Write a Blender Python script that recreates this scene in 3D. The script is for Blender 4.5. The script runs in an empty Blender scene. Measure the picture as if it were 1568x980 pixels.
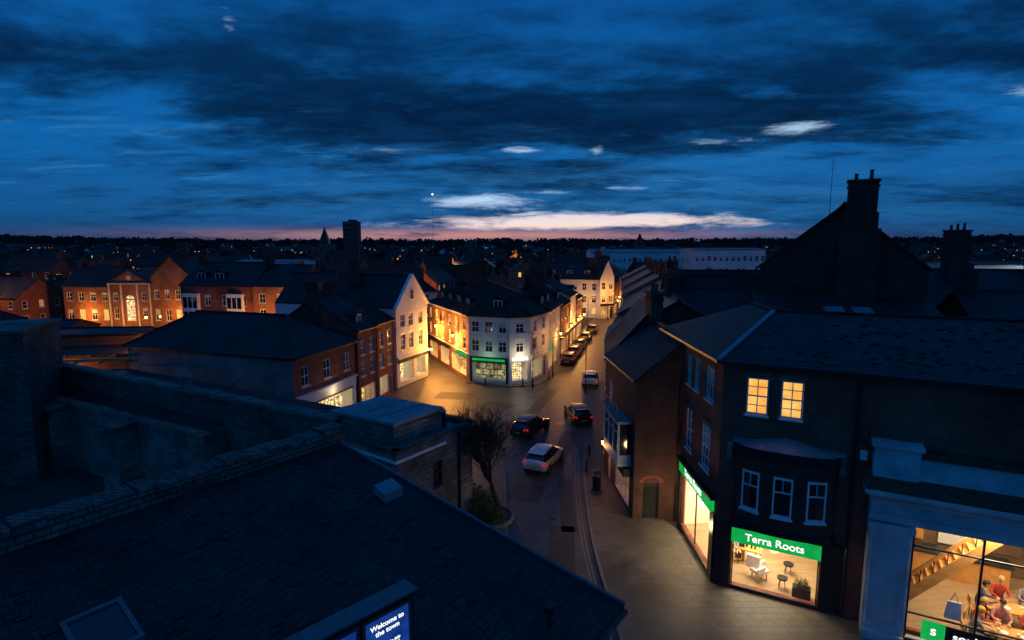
import bpy, math, random
from mathutils import Vector, Matrix, noise
random.seed(11)
scene=bpy.context.scene
V=Vector
# ------------------------------------------------------------------ materials
def nt_new(name):
    m=bpy.data.materials.new(name); m.use_nodes=True
    nt=m.node_tree; nt.nodes.clear()
    out=nt.nodes.new('ShaderNodeOutputMaterial')
    return m,nt,out
def lk(nt,a,b): nt.links.new(a,b)
def pr(nt,out,rough=.7,metal=0,spec=.4):
    b=nt.nodes.new('ShaderNodeBsdfPrincipled')
    b.inputs['Roughness'].default_value=rough; b.inputs['Metallic'].default_value=metal
    b.inputs['Specular IOR Level'].default_value=spec
    lk(nt,b.outputs[0],out.inputs[0]); return b
def c4(c,k=1.0): return (c[0]*k,c[1]*k,c[2]*k,1)
def nz(nt,scale,detail=5,co='Object',rough=.6,vec=None):
    n=nt.nodes.new('ShaderNodeTexNoise'); n.inputs['Scale'].default_value=scale
    n.inputs['Detail'].default_value=detail; n.inputs['Roughness'].default_value=rough
    if vec is None:
        t=nt.nodes.new('ShaderNodeTexCoord'); vec=t.outputs[co]
    lk(nt,vec,n.inputs['Vector']); return n
def ramp(nt,fac,stops):
    r=nt.nodes.new('ShaderNodeValToRGB'); e=r.color_ramp.elements
    while len(e)<len(stops): e.new(.5)
    for i,(p,c) in enumerate(stops): e[i].position=p; e[i].color=c4(c) if len(c)==3 else c
    lk(nt,fac,r.inputs[0]); return r
def bump(nt,h,b,dist=.02,st=.6):
    u=nt.nodes.new('ShaderNodeBump'); u.inputs['Distance'].default_value=dist; u.inputs['Strength'].default_value=st
    lk(nt,h,u.inputs['Height']); lk(nt,u.outputs[0],b.inputs['Normal'])
def m_plain(name,col,rough=.7,var=.3,scale=1.5,bmp=.01,metal=0,spec=.4):
    m,nt,out=nt_new(name); b=pr(nt,out,rough,metal,spec)
    n=nz(nt,scale,5); r=ramp(nt,n.outputs[0],[(.3,tuple(x*(1-var) for x in col)),(.7,tuple(min(1,x*(1+var)) for x in col))])
    lk(nt,r.outputs[0],b.inputs['Base Color'])
    if bmp>.0025: n2=nz(nt,scale*9,3); bump(nt,n2.outputs[0],b,bmp)
    return m
def m_brick(name,c1,c2,mort,bw=.225,bh=.075,ms=.009,rough=.85,var=.5,bd=.012,spec=.25,vscale=.35):
    m,nt,out=nt_new(name); b=pr(nt,out,rough,0,spec)
    t=nt.nodes.new('ShaderNodeTexCoord')
    k=nt.nodes.new('ShaderNodeTexBrick'); lk(nt,t.outputs['UV'],k.inputs['Vector'])
    k.inputs['Scale'].default_value=1; k.inputs['Brick Width'].default_value=bw; k.inputs['Row Height'].default_value=bh
    k.inputs['Mortar Size'].default_value=ms; k.inputs['Mortar Smooth'].default_value=.3; k.inputs['Bias'].default_value=-.1
    k.inputs['Color1'].default_value=c4(c1); k.inputs['Color2'].default_value=c4(c2); k.inputs['Mortar'].default_value=c4(mort)
    n=nz(nt,vscale,6,vec=t.outputs['UV']); n.inputs['Roughness'].default_value=.7
    r=ramp(nt,n.outputs[0],[(.32,(1-var,)*3),(.68,(1+var*.5,)*3)])
    mx=nt.nodes.new('ShaderNodeMix'); mx.data_type='RGBA'; mx.blend_type='MULTIPLY'; mx.inputs[0].default_value=1
    lk(nt,k.outputs[0],mx.inputs[6]); lk(nt,r.outputs[0],mx.inputs[7]); lk(nt,mx.outputs[2],b.inputs['Base Color'])
    n3=nz(nt,9,3,vec=t.outputs['UV'])
    ad=nt.nodes.new('ShaderNodeMath'); ad.operation='SUBTRACT'; lk(nt,n3.outputs[0],ad.inputs[0]); lk(nt,k.outputs['Fac'],ad.inputs[1])
    bump(nt,ad.outputs[0],b,bd,.9); return m
def m_emit(name,c1,c2,st,scale=1.2,block=None,samp=False):
    m,nt,out=nt_new(name); e=nt.nodes.new('ShaderNodeEmission'); lk(nt,e.outputs[0],out.inputs[0])
    e.inputs[1].default_value=st
    if not samp: m.cycles.emission_sampling='NONE'
    if block:
        t=nt.nodes.new('ShaderNodeTexCoord'); k=nt.nodes.new('ShaderNodeTexBrick'); lk(nt,t.outputs['UV'],k.inputs[0])
        k.inputs['Scale'].default_value=1; k.inputs['Brick Width'].default_value=block[0]; k.inputs['Row Height'].default_value=block[1]
        k.inputs['Mortar Size'].default_value=.05; k.inputs['Color1'].default_value=c4(c1); k.inputs['Color2'].default_value=c4(c2)
        k.inputs['Mortar'].default_value=c4(c2,.5)
        n=nz(nt,2.5,3,'UV'); r=ramp(nt,n.outputs[0],[(.38,(.2,.16,.12)),(.6,(1.,1.,1.))])
        mx=nt.nodes.new('ShaderNodeMix'); mx.data_type='RGBA'; mx.blend_type='MULTIPLY'; mx.inputs[0].default_value=1
        lk(nt,k.outputs[0],mx.inputs[6]); lk(nt,r.outputs[0],mx.inputs[7]); lk(nt,mx.outputs[2],e.inputs[0])
    else:
        n=nz(nt,scale,3,'UV'); r=ramp(nt,n.outputs[0],[(.35,c2),(.65,c1)]); lk(nt,r.outputs[0],e.inputs[0])
    return m
BRICK=m_brick('red_brick',(.40,.105,.06),(.25,.065,.042),(.22,.15,.12))
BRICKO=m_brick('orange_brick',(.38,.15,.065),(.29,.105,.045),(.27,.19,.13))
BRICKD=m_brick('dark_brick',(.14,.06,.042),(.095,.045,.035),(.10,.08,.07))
BRICKP=m_brick('pale_painted_brick',(.40,.37,.35),(.28,.26,.25),(.15,.14,.13),ms=.012)
STONE=m_brick('old_stone',(.30,.26,.22),(.18,.16,.14),(.09,.08,.07),.55,.27,.016,var=.65,bd=.03)
STONED=m_brick('dark_rubble_stone',(.20,.175,.15),(.10,.09,.08),(.05,.045,.04),.34,.19,.02,var=.6,bd=.04)
SLATE=m_brick('slate_roof',(.040,.040,.044),(.018,.019,.022),(.005,.005,.005),.28,.2,.012,.55,.7,.04,.35)
TILE=m_brick('clay_tile_roof',(.06,.038,.03),(.036,.025,.02),(.008,.007,.006),.2,.14,.008,.75,.6,.02,.25)
LEAD=m_plain('lead_sheet',(.26,.28,.31),.45,.25,1.2,.006,.2)
STUCCO=m_plain('white_stucco',(.66,.66,.65),.8,.18,.5,.004)
CREAM=m_plain('cream_render',(.62,.58,.48),.8,.18,.7,.004)
WHITE=m_plain('white_paint',(.78,.78,.76),.5,.1,2,.002)
GREYP=m_plain('blue_grey_paint',(.46,.54,.56),.55,.25,1.0,.004)
BLACKP=m_plain('black_paint',(.018,.02,.024),.35,.3,1.2,.003)
MOSS=m_plain('mossy_coping',(.05,.058,.03),.95,.6,4,.03)
GLASS=m_plain('window_glass',(.012,.015,.02),.06,.4,.8,.0015,0,.9)
ASPH=m_plain('asphalt',(.07,.067,.066),.5,.4,.4,.01,0,.5)
ASPH2=m_plain('asphalt_patch',(.045,.044,.043),.6,.3,.9,.01,0,.4)
GROUNDM=m_plain('rough_ground',(.05,.05,.045),.85,.4,.3,.02)
PAVE=m_brick('paving_slabs',(.14,.12,.10),(.105,.09,.078),(.06,.052,.045),.6,.42,.008,.55,.55,.008,.4,.25)
KERB=m_plain('kerb_stone',(.18,.17,.16),.8,.2,3,.005)
YEL=m_plain('worn_line_paint',(.22,.20,.14),.7,.45,6,.002)
SOIL=m_plain('soil',(.05,.04,.03),.95,.4,5,.04)
BARK=m_plain('bark',(.045,.034,.027),.9,.4,6,.02)
LEAF=m_plain('shrub_leaves',(.05,.085,.025),.7,.5,3,.01)
FARTREE=m_plain('distant_foliage',(.020,.024,.020),.95,.4,.05,.01)
WOOD=m_plain('pine_wood',(.60,.30,.09),.5,.2,3,.003)
FLOORW=m_brick('wood_floor',(.42,.30,.18),(.34,.23,.13),(.15,.1,.06),1.2,.14,.004,.45,.2,.002,.4)
INW=m_plain('interior_wall',(.72,.66,.55),.8,.08,1,.002)
INB=m_plain('brown_interior_wall',(.16,.10,.06),.7,.3,1,.002)
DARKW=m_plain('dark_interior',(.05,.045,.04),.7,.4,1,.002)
POT=m_plain('terracotta_pot',(.16,.07,.04),.85,.3,4,.005)
METAL=m_plain('galvanised_metal',(.16,.17,.18),.4,.25,3,.002,.6)
GREEN=m_emit('green_sign_face',(.01,.52,.11),(.005,.36,.06),.85)
LETTER=m_emit('white_sign_letters',(1,1,.95),(.9,1,.9),1.3)
LIT=m_emit('lit_window_curtain',(1,.60,.15),(.9,.36,.05),1.1,1.5)
LITDIM=m_emit('dim_lit_window',(1,.5,.17),(.35,.15,.04),.5,1.5)
SHOP=m_emit('shop_display_warm',(1,.62,.22),(.55,.24,.05),1.9,block=(.6,.5))
SHOPW=m_emit('shop_display_white',(1,.80,.42),(.6,.42,.18),2.4,block=(.5,.6))
SHOPG=m_emit('shop_display_green',(.9,.8,.4),(.06,.08,.04),.8,block=(.9,.7))
BLUES=m_emit('blue_poster_face',(.015,.10,.55),(.01,.05,.33),.5,3)
LAMPO=m_emit('sodium_lamp_lens',(1,.5,.12),(1,.42,.08),14)
LAMPD=m_emit('distant_lamp_lens',(1,.42,.10),(.8,.30,.06),1.6)
LAMPW=m_emit('white_lamp_lens',(1,.9,.75),(1,.85,.6),8)
TAIL=m_emit('tail_light_glow',(.7,.02,.01),(.4,.01,.01),.7)
PLATEY=m_plain('yellow_number_plate',(.7,.5,.03),.5,.05,3,.0)
def m_pane():
    m,nt,out=nt_new('clear_shop_glass')
    a=nt.nodes.new('ShaderNodeBsdfTransparent'); g=nt.nodes.new('ShaderNodeBsdfGlossy'); g.inputs['Roughness'].default_value=.03
    x=nt.nodes.new('ShaderNodeMixShader'); x.inputs[0].default_value=.06
    lk(nt,a.outputs[0],x.inputs[1]); lk(nt,g.outputs[0],x.inputs[2]); lk(nt,x.outputs[0],out.inputs[0]); return m
PANE=m_pane()
# ------------------------------------------------------------------ mesh builder
def newell(pts):
    n=V((0,0,0))
    for i in range(len(pts)):
        a=pts[i]; b=pts[(i+1)%len(pts)]
        n+=V(((a.y-b.y)*(a.z+b.z),(a.z-b.z)*(a.x+b.x),(a.x-b.x)*(a.y+b.y)))
    return n.normalized() if n.length>1e-12 else V((0,0,1))
class Bld:
    def __init__(s,name,loc=(0,0,0)):
        s.name=name; s.loc=V(loc); s.parts={}; s.smooth=set()
    def poly(s,part,m,pts):
        p=s.parts.setdefault(part,[[],[],[],[]])
        if m not in p[3]: p[3].append(m)
        i=len(p[0]); p[0].extend([V(q) for q in pts]); p[1].append(tuple(range(i,i+len(pts)))); p[2].append(p[3].index(m))
    def hexa(s,part,m,b,t):
        s.poly(part,m,[b[3],b[2],b[1],b[0]]); s.poly(part,m,t)
        for i in range(4):
            j=(i+1)%4; s.poly(part,m,[b[i],b[j],t[j],t[i]])
    def box(s,part,m,c,size,rz=0):
        x,y,z=size[0]/2,size[1]/2,size[2]/2; R=Matrix.Rotation(rz,3,'Z'); c=V(c)
        b=[c+R@V(q) for q in ((-x,-y,-z),(x,-y,-z),(x,y,-z),(-x,y,-z))]
        t=[c+R@V(q) for q in ((-x,-y,z),(x,-y,z),(x,y,z),(-x,y,z))]
        s.hexa(part,m,b,t)
    def beam(s,part,m,p0,p1,w,h):
        p0=V(p0);p1=V(p1); d=(p1-p0).normalized(); sd=d.cross(V((0,0,1)))
        sd=V((1,0,0)) if sd.length<1e-3 else sd.normalized()
        up=sd.cross(d).normalized(); a=sd*w/2; c=up*h/2
        s.hexa(part,m,[p0-a-c,p0+a-c,p1+a-c,p1-a-c],[p0-a+c,p0+a+c,p1+a+c,p1-a+c])
    def cyl(s,part,m,p0,p1,r0,r1,n=8,cap=True):
        p0=V(p0);p1=V(p1); d=(p1-p0).normalized(); a=d.orthogonal().normalized(); b=d.cross(a)
        A=[p0+(a*math.cos(2*math.pi*i/n)+b*math.sin(2*math.pi*i/n))*r0 for i in range(n)]
        B=[p1+(a*math.cos(2*math.pi*i/n)+b*math.sin(2*math.pi*i/n))*r1 for i in range(n)]
        for i in range(n):
            j=(i+1)%n; s.poly(part,m,[A[i],A[j],B[j],B[i]])
        if cap: s.poly(part,m,B); s.poly(part,m,A[::-1])
    def slab(s,part,m,pts,th=.14):
        pts=[V(p) for p in pts]; n=newell(pts)
        if n.z<0: pts=pts[::-1]; n=-n
        lo=[p-V((0,0,th)) for p in pts]
        s.poly(part,m,pts); s.poly(part,m,lo[::-1])
        for i in range(len(pts)):
            j=(i+1)%len(pts); s.poly(part,m,[lo[i],lo[j],pts[j],pts[i]])
    def mesh(s,nm,plist):
        me=bpy.data.meshes.new(nm); vs=[];fs=[];mi=[];ms=[]
        for p in plist:
            o=len(vs); vs+=[v-s.loc for v in p[0]]
            for f,k in zip(p[1],p[2]):
                fs.append(tuple(i+o for i in f)); m=p[3][k]
                if m not in ms: ms.append(m)
                mi.append(ms.index(m))
        me.from_pydata([tuple(v) for v in vs],[],fs)
        for m in ms: me.materials.append(m)
        me.polygons.foreach_set('material_index',mi)
        uv=me.uv_layers.new(name='UVMap'); data=[0.0]*(2*len(me.loops)); li=0
        for f in fs:
            pts=[vs[i] for i in f]; n=newell(pts)
            if abs(n.z)>.995: t=V((1,0,0)); b=V((0,1,0))
            else:
                t=V((0,0,1)).cross(n).normalized(); b=n.cross(t)
            for q in pts:
                data[li]=(q+s.loc).dot(t); data[li+1]=(q+s.loc).dot(b); li+=2
        uv.data.foreach_set('uv',data); me.update(); return me
    def finish(s,single=False,link=True):
        if single:
            me=s.mesh(s.name,list(s.parts.values())); o=bpy.data.objects.new(s.name,me); o.location=s.loc
            if link: scene.collection.objects.link(o)
            s.root=o; return o
        e=bpy.data.objects.new(s.name,None); e.location=s.loc; e.empty_display_size=.3; scene.collection.objects.link(e); s.root=e
        for k,p in s.parts.items():
            o=bpy.data.objects.new(k,s.mesh(k,[p])); o.parent=e; scene.collection.objects.link(o)
        return e
def light(name,loc,energy,col=(1,.55,.2),r=.15,parent=None,kind='POINT',size=1,rot=None):
    l=bpy.data.lights.new(name,kind); l.energy=energy; l.color=col
    if kind=='POINT': l.shadow_soft_size=r
    else: l.size=size
    o=bpy.data.objects.new(name,l); scene.collection.objects.link(o)
    if parent is not None:
        o.parent=parent; o.location=V(loc)-V(parent.location)
    else: o.location=loc
    if rot: o.rotation_euler=rot
    return o
def text(parent,s,pos,t,n,size,m,ext=.01):
    cu=bpy.data.curves.new('lettering','FONT'); cu.body=s; cu.size=size; cu.extrude=ext; cu.align_x='CENTER'; cu.align_y='CENTER'; cu.offset=size*.012
    cu.materials.append(m); o=bpy.data.objects.new('lettering',cu); scene.collection.objects.link(o)
    t=V((t[0],t[1],0)).normalized(); n=V((n[0],n[1],0)).normalized(); u=V((0,0,1))
    M=Matrix((( t.x,u.x,n.x,0),(t.y,u.y,n.y,0),(t.z,u.z,n.z,0),(0,0,0,1)))
    o.parent=parent; M.translation=V(pos)-V(parent.location); o.matrix_local=M; return o
# ---------------------------------------------------------------- facades
class Face:
    def __init__(s,A,B):
        s.A=V((A[0],A[1],0)); d=V((B[0]-A[0],B[1]-A[1],0)); s.L=d.length; s.t=d.normalized(); s.n=V((s.t.y,-s.t.x,0))
    def P(s,u,z,d=0):
        q=s.A+s.t*u+s.n*d; return V((q.x,q.y,z))
    def bar(s,b,part,m,u0,u1,z0,z1,d0,d1):
        P=s.P; b.hexa(part,m,[P(u0,z0,d1),P(u1,z0,d1),P(u1,z0,d0),P(u0,z0,d0)],[P(u0,z1,d1),P(u1,z1,d1),P(u1,z1,d0),P(u0,z1,d0)])
def facade(b,A,B,z0,z1,ops,wm,fm=WHITE,far=False):
    F=Face(A,B); us=sorted({0,F.L}|{o[0] for o in ops}|{o[1] for o in ops}); zs=sorted({z0,z1}|{o[2] for o in ops}|{o[3] for o in ops})
    us=[u for u in us if -1e-6<=u<=F.L+1e-6]
    for i in range(len(us)-1):
        for j in range(len(zs)-1):
            cu=(us[i]+us[i+1])/2; cz=(zs[j]+zs[j+1])/2
            if cz<z0 or cz>z1: continue
            if any(o[0]<cu<o[1] and o[2]<cz<o[3] for o in ops): continue
            b.poly('walls',wm,[F.P(us[i],zs[j]),F.P(us[i+1],zs[j]),F.P(us[i+1],zs[j+1]),F.P(us[i],zs[j+1])])
    for o in ops:
        u0,u1,v0,v1,k=o[:5]; dp=.16; nx,ny=(o[5] if len(o)>5 and o[5] else (2,2))
        m2=o[6] if len(o)>6 else None
        if k=='shop': dp=1.3
        if k=='open': dp=.2
        rv=WHITE if k in('shop',) else wm
        P=F.P
        b.poly('reveals',rv,[P(u0,v0),P(u1,v0),P(u1,v0,-dp),P(u0,v0,-dp)]); b.poly('reveals',rv,[P(u0,v1,-dp),P(u1,v1,-dp),P(u1,v1),P(u0,v1)])
        b.poly('reveals',rv,[P(u0,v0),P(u0,v0,-dp),P(u0,v1,-dp),P(u0,v1)]); b.poly('reveals',rv,[P(u1,v0,-dp),P(u1,v0),P(u1,v1),P(u1,v1,-dp)])
        if k=='open': continue
        if k=='door':
            b.poly('door',m2 or BLACKP,[P(u0,v0,-dp),P(u1,v0,-dp),P(u1,v1,-dp),P(u0,v1,-dp)])
            F.bar(b,'door_frame',fm,u0+.003,u0+.08,v0,v1-.003,-dp+.003,-.03); F.bar(b,'door_frame',fm,u1-.08,u1-.003,v0,v1-.003,-dp+.003,-.03)
            F.bar(b,'door_frame',fm,u0+.081,u1-.081,v1-.45,v1-.39,-dp+.003,-.05); continue
        g={'win':GLASS,'lit':LIT,'dim':LITDIM,'shop':SHOP}[k]
        if m2: g=m2
        b.poly('window_glass' if k!='shop' else 'shop_display',g,[P(u0,v0,-dp),P(u1,v0,-dp),P(u1,v1,-dp),P(u0,v1,-dp)])
        w=.07 if not far else .1; d0,d1=(-.13,-.05)
        part='window_frames'
        F.bar(b,part,fm,u0+.002,u0+w,v0+.002,v1-.002,d0,d1); F.bar(b,part,fm,u1-w,u1-.002,v0+.002,v1-.002,d0,d1)
        F.bar(b,part,fm,u0+w,u1-w,v0+.002,v0+w,d0,d1); F.bar(b,part,fm,u0+w,u1-w,v1-w,v1-.002,d0,d1)
        for q in range(1,nx):
            c=u0+(u1-u0)*q/nx; F.bar(b,part,fm,c-.02,c+.02,v0+w,v1-w,d0+.01,d1-.01)
        for q in range(1,ny):
            c=v0+(v1-v0)*q/ny; hh=.03 if q*2==ny else .015; F.bar(b,part,fm,u0+w,u1-w,c-hh,c+hh,d0+.005,d1-.005)
        if k=='win' and not far and random.random()<.45:
            hb=random.uniform(.2,.55)*(v1-v0); b.poly('blinds',CREAM,[P(u0+w,v1-hb,-.148),P(u1-w,v1-hb,-.148),P(u1-w,v1-w,-.148),P(u0+w,v1-w,-.148)])
        if k!='shop':
            F.bar(b,'sills',fm if not far else fm,u0-.06,u1+.06,v0-.1,v0-.003,-.02,.07)
            if not far: F.bar(b,'lintels',STONE if wm!=STUCCO else WHITE,u0-.1,u1+.1,v1+.003,v1+.2,-.02,.025)
        else: b.poly('shop_glass',PANE,[P(u0,v0,-.04),P(u1,v0,-.04),P(u1,v1,-.04),P(u0,v1,-.04)])
    return F
def row(L,n,w,z,h,kinds=None,pad=None,panes=(2,2),litp=.0):
    r=[]; sp=L/n
    for i in range(n):
        c=sp*(i+.5); k=(kinds[i] if kinds else ('win' if random.random()>litp else random.choice(['lit','dim'])))
        r.append((c-w/2,c+w/2,z,z+h,k,panes))
    return r
def gable(b,p,z,h,ov=.3,axis=0,rm=SLATE,wm=BRICK,th=.14,walls=True):
    p=[V((q[0],q[1],0)) for q in p]
    if axis==1: p=[p[1],p[2],p[3],p[0]]
    m0=(p[0]+p[3])/2; m1=(p[1]+p[2])/2; ax=(m1-m0).normalized()
    if walls:
        for a,c,m in((p[3],p[0],m0),(p[1],p[2],m1)):
            b.poly('gable_walls',wm,[V((a.x,a.y,z)),V((c.x,c.y,z)),V((m.x,m.y,z+h))])
    R0=m0-ax*ov; R1=m1+ax*ov; zt=z+h+.1
    for a,c in((p[0],p[1]),(p[2],p[3])):
        mid=(a+c)/2; rm_=(m0+m1)/2; out=(mid-rm_); hw=out.length; out.normalize(); k=ov/hw*h
        if (c-a).dot(ax)>0: ra,rc=R0,R1; ea,ec=a-ax*ov,c+ax*ov
        else: ra,rc=R1,R0; ea,ec=a+ax*ov,c-ax*ov
        ea=ea+out*ov; ec=ec+out*ov
        b.slab('roof',rm,[(ea.x,ea.y,z-k+.1),(ec.x,ec.y,z-k+.1),(rc.x,rc.y,zt),(ra.x,ra.y,zt)],th)
        b.beam('gutters',BLACKP,(ea.x,ea.y,z-k+.02),(ec.x,ec.y,z-k+.02),.12,.1)
    b.beam('ridge_tiles',rm,(R0.x,R0.y,zt+.03),(R1.x,R1.y,zt+.03),.24,.12)
    return m0,m1
def hip(b,p,z,h,ov=.3,inset=None,rm=SLATE,lead=False):
    p=[V((q[0],q[1],0)) for q in p]; m0=(p[0]+p[3])/2; m1=(p[1]+p[2])/2; ax=(m1-m0).normalized()
    w=(p[3]-p[0]).length/2; ins=w if inset is None else inset
    r0=m0+ax*ins; r1=m1-ax*ins; c=(m0+m1)/2
    e=[q+(q-c).normalized()*ov*1.3 for q in p]; ze=z-.05; zt=z+h
    E=[V((q.x,q.y,ze)) for q in e]; a=V((r0.x,r0.y,zt)); d=V((r1.x,r1.y,zt))
    b.slab('roof',rm,[E[0],E[1],d,a]); b.slab('roof',rm,[E[2],E[3],a,d]); b.slab('roof',rm,[E[3],E[0],a]); b.slab('roof',rm,[E[1],E[2],d])
    lm=LEAD if lead else rm
    for q,r in((E[0],a),(E[3],a),(E[1],d),(E[2],d)): b.beam('hip_tiles',lm,q+V((0,0,.03)),r+V((0,0,.03)),.2,.08)
    b.beam('ridge_tiles',lm,a+V((0,0,.04)),d+V((0,0,.04)),.24,.1)
    for i in range(4): b.beam('gutters',BLACKP,E[i]-V((0,0,.12)),E[(i+1)%4]-V((0,0,.12)),.12,.1)
def chimney(b,x,y,z0,z1,w=1.1,d=.7,rz=0,pots=3,m=BRICKD,aerial=False):
    b.box('chimney_stack',m,(x,y,(z0+z1)/2),(w,d,z1-z0),rz)
    b.box('chimney_cap',m,(x,y,z1-.32),(w+.14,d+.14,.14),rz); b.box('chimney_cap',m,(x,y,z1+.06),(w+.2,d+.2,.16),rz)
    for i in range(pots):
        o=(i-(pots-1)/2)*w/pots; px=x+o*math.cos(rz); py=y+o*math.sin(rz); hp_=random.uniform(.45,.75)
        b.cyl('chimney_pots',POT,(px,py,z1+.14),(px,py,z1+hp_),.14,.11,8); b.cyl('chimney_pots',POT,(px,py,z1+hp_),(px,py,z1+hp_+.08),.14,.14,8)
    if aerial:
        q=V((x+w/2+.06,y,z1-.3)); tp=q+V((0,0,1.9)); b.cyl('aerial',METAL,q,tp,.025,.02,5)
        a=random.uniform(0,3); dd=V((math.cos(a),math.sin(a),0)); s_=V((-dd.y,dd.x,0)); b.beam('aerial',METAL,tp-dd*.5,tp+dd*.6,.025,.025)
        for k in range(6): c=tp+dd*(-.45+k*.18); b.beam('aerial',METAL,c-s_*.2,c+s_*.2,.015,.015)
def dormer(b,F,u,zb,inset,w=1.2,h=1.2,rm=SLATE,k='win'):
    P=F.P; d=-inset
    b.poly('dormer_cheeks',rm,[P(u-w/2,zb,d),P(u-w/2,zb+h,d),P(u-w/2,zb+h,d-2)]); b.poly('dormer_cheeks',rm,[P(u+w/2,zb,d),P(u+w/2,zb+h,d-2),P(u+w/2,zb+h,d)])
    g={'win':GLASS,'lit':LIT}[k]
    b.poly('dormer_glass',g,[P(u-w/2,zb,d),P(u+w/2,zb,d),P(u+w/2,zb+h,d),P(u-w/2,zb+h,d)])
    F.bar(b,'dormer_frame',WHITE,u-w/2,u-w/2+.1,zb,zb+h,d,d+.06); F.bar(b,'dormer_frame',WHITE,u+w/2-.1,u+w/2,zb,zb+h,d,d+.06)
    F.bar(b,'dormer_frame',WHITE,u-.04,u+.04,zb,zb+h,d,d+.05); F.bar(b,'dormer_frame',WHITE,u-w/2,u+w/2,zb+h-.1,zb+h,d+.001,d+.07); F.bar(b,'dormer_frame',WHITE,u-w/2,u+w/2,zb-.05,zb+.05,d+.001,d+.07)
    for sg in(-1,1):
        b.slab('dormer_roof',rm,[P(u,zb+h+.5,d+.2),P(u+sg*(w/2+.15),zb+h,d+.2),P(u+sg*(w/2+.15),zb+h,d-2.2),P(u,zb+h+.5,d-2.6)],.08)
def quadf(A,B,depth):
    F=Face(A,B); i=-F.n*depth; C=V((B[0],B[1],0))+i; D=F.A+i
    return [(A[0],A[1]),(B[0],B[1]),(C.x,C.y),(D.x,D.y)]
def rowhouse(name,A,B,depth,eave,rh,wm,ops=None,axis=0,rm=SLATE,sideops=None,chim=1,fm=WHITE,ov=.25,hiproof=False,nw=None,storeys=3,shop=None,z0=0,litp=0.05,sign=None):
    p=quadf(A,B,depth); c=sum((V((q[0],q[1],0)) for q in p),V((0,0,0)))/4; b=Bld(name,(c.x,c.y,z0)); F=Face(A,B)
    if ops is None:
        n=nw or max(2,int(F.L/2.3)); sh=(eave-.3)/storeys; ops=[]
        for s_ in range(1,storeys): ops+=row(F.L,n,.95,z0+s_*sh+.55,min(1.5,sh-1.1),litp=litp)
        if shop: ops+=[(.4,F.L*.62,z0+.5,z0+2.5,'shop',(3,1),shop),(F.L*.7,F.L*.7+1,z0+.05,z0+2.4,'door')]
        elif storeys>1: ops+=row(F.L,n,.95,z0+.8,1.4,litp=litp)
    facade(b,p[0],p[1],z0,eave,ops,wm,fm)
    for i in(1,2,3):
        so=(sideops or {}).get(i); facade(b,p[i],p[(i+1)%4],z0,eave,so if so is not None else [],wm,fm)
    if shop or sign:
        F.bar(b,'shop_fascia',sign or BLACKP,.15,F.L-.15,z0+2.65,z0+3.15,.01,.14); F.bar(b,'shop_cornice',fm,.1,F.L-.1,z0+3.16,z0+3.26,.01,.25)
    q=F.P(F.L-.12,0,.08); b.cyl('downpipe',BLACKP,(q.x,q.y,z0+.1),(q.x,q.y,eave),.05,.05,6)
    if hiproof: hip(b,p,eave,rh,ov,rm=rm)
    else: gable(b,p,eave,rh,ov,axis,rm,wm)
    for i in range(chim):
        m0=(V(p[0]+(0,))+V(p[3]+(0,)))/2; m1=(V(p[1]+(0,))+V(p[2]+(0,)))/2
        if axis==1 and not hiproof: m0,m1=(V(p[0]+(0,))+V(p[1]+(0,)))/2,(V(p[2]+(0,))+V(p[3]+(0,)))/2
        q=m0.lerp(m1,.04 if i==0 else .96) if not hiproof else m0.lerp(m1,.35+.3*i)
        if axis==1 and i==0: q=m0.lerp(m1,.3)
        chimney(b,q.x,q.y,eave+.5,eave+rh+random.uniform(.9,1.5),1.3,.75,math.atan2((m1-m0).y,(m1-m0).x)+math.pi/2,random.choice([2,3,4]),BRICKD,random.random()<.6)
    return b,F,p
# ---------------------------------------------------------------- terrain
def sm(x): x=max(0,min(1,x)); return x*x*(3-2*x)
def hgt(x,y):
    h=18*sm((y-380)/1100)+sm((abs(x)-400)/900)*10*sm((y-100)/500)
    return h+ (noise.noise(V((x*.004,y*.004,0)))*5+noise.noise(V((x*.012,y*.012,3)))*2)*sm((y-350)/600)
xs=[-3000,-2200,-1600,-1200,-900,-700,-550,-420,-300,-200,-100,0,100,200,300,420,550,700,900,1200,1600,2200,3000]
ys=[-400,-100,150,350,420,500,580,660,740,820,900,1000,1100,1200,1350,1500,1800,2300,3000,4000]
gv=[];gf=[]
for y in ys:
    for x in xs: gv.append((x,y,hgt(x,y) if y<2300 else 16))
W=len(xs)
for j in range(len(ys)-1):
    for i in range(W-1): gf.append((j*W+i,j*W+i+1,(j+1)*W+i+1,(j+1)*W+i))
me=bpy.data.meshes.new('ground'); me.from_pydata(gv,[],gf); me.materials.append(GROUNDM); go=bpy.data.objects.new('ground',me); scene.collection.objects.link(go)
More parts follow.
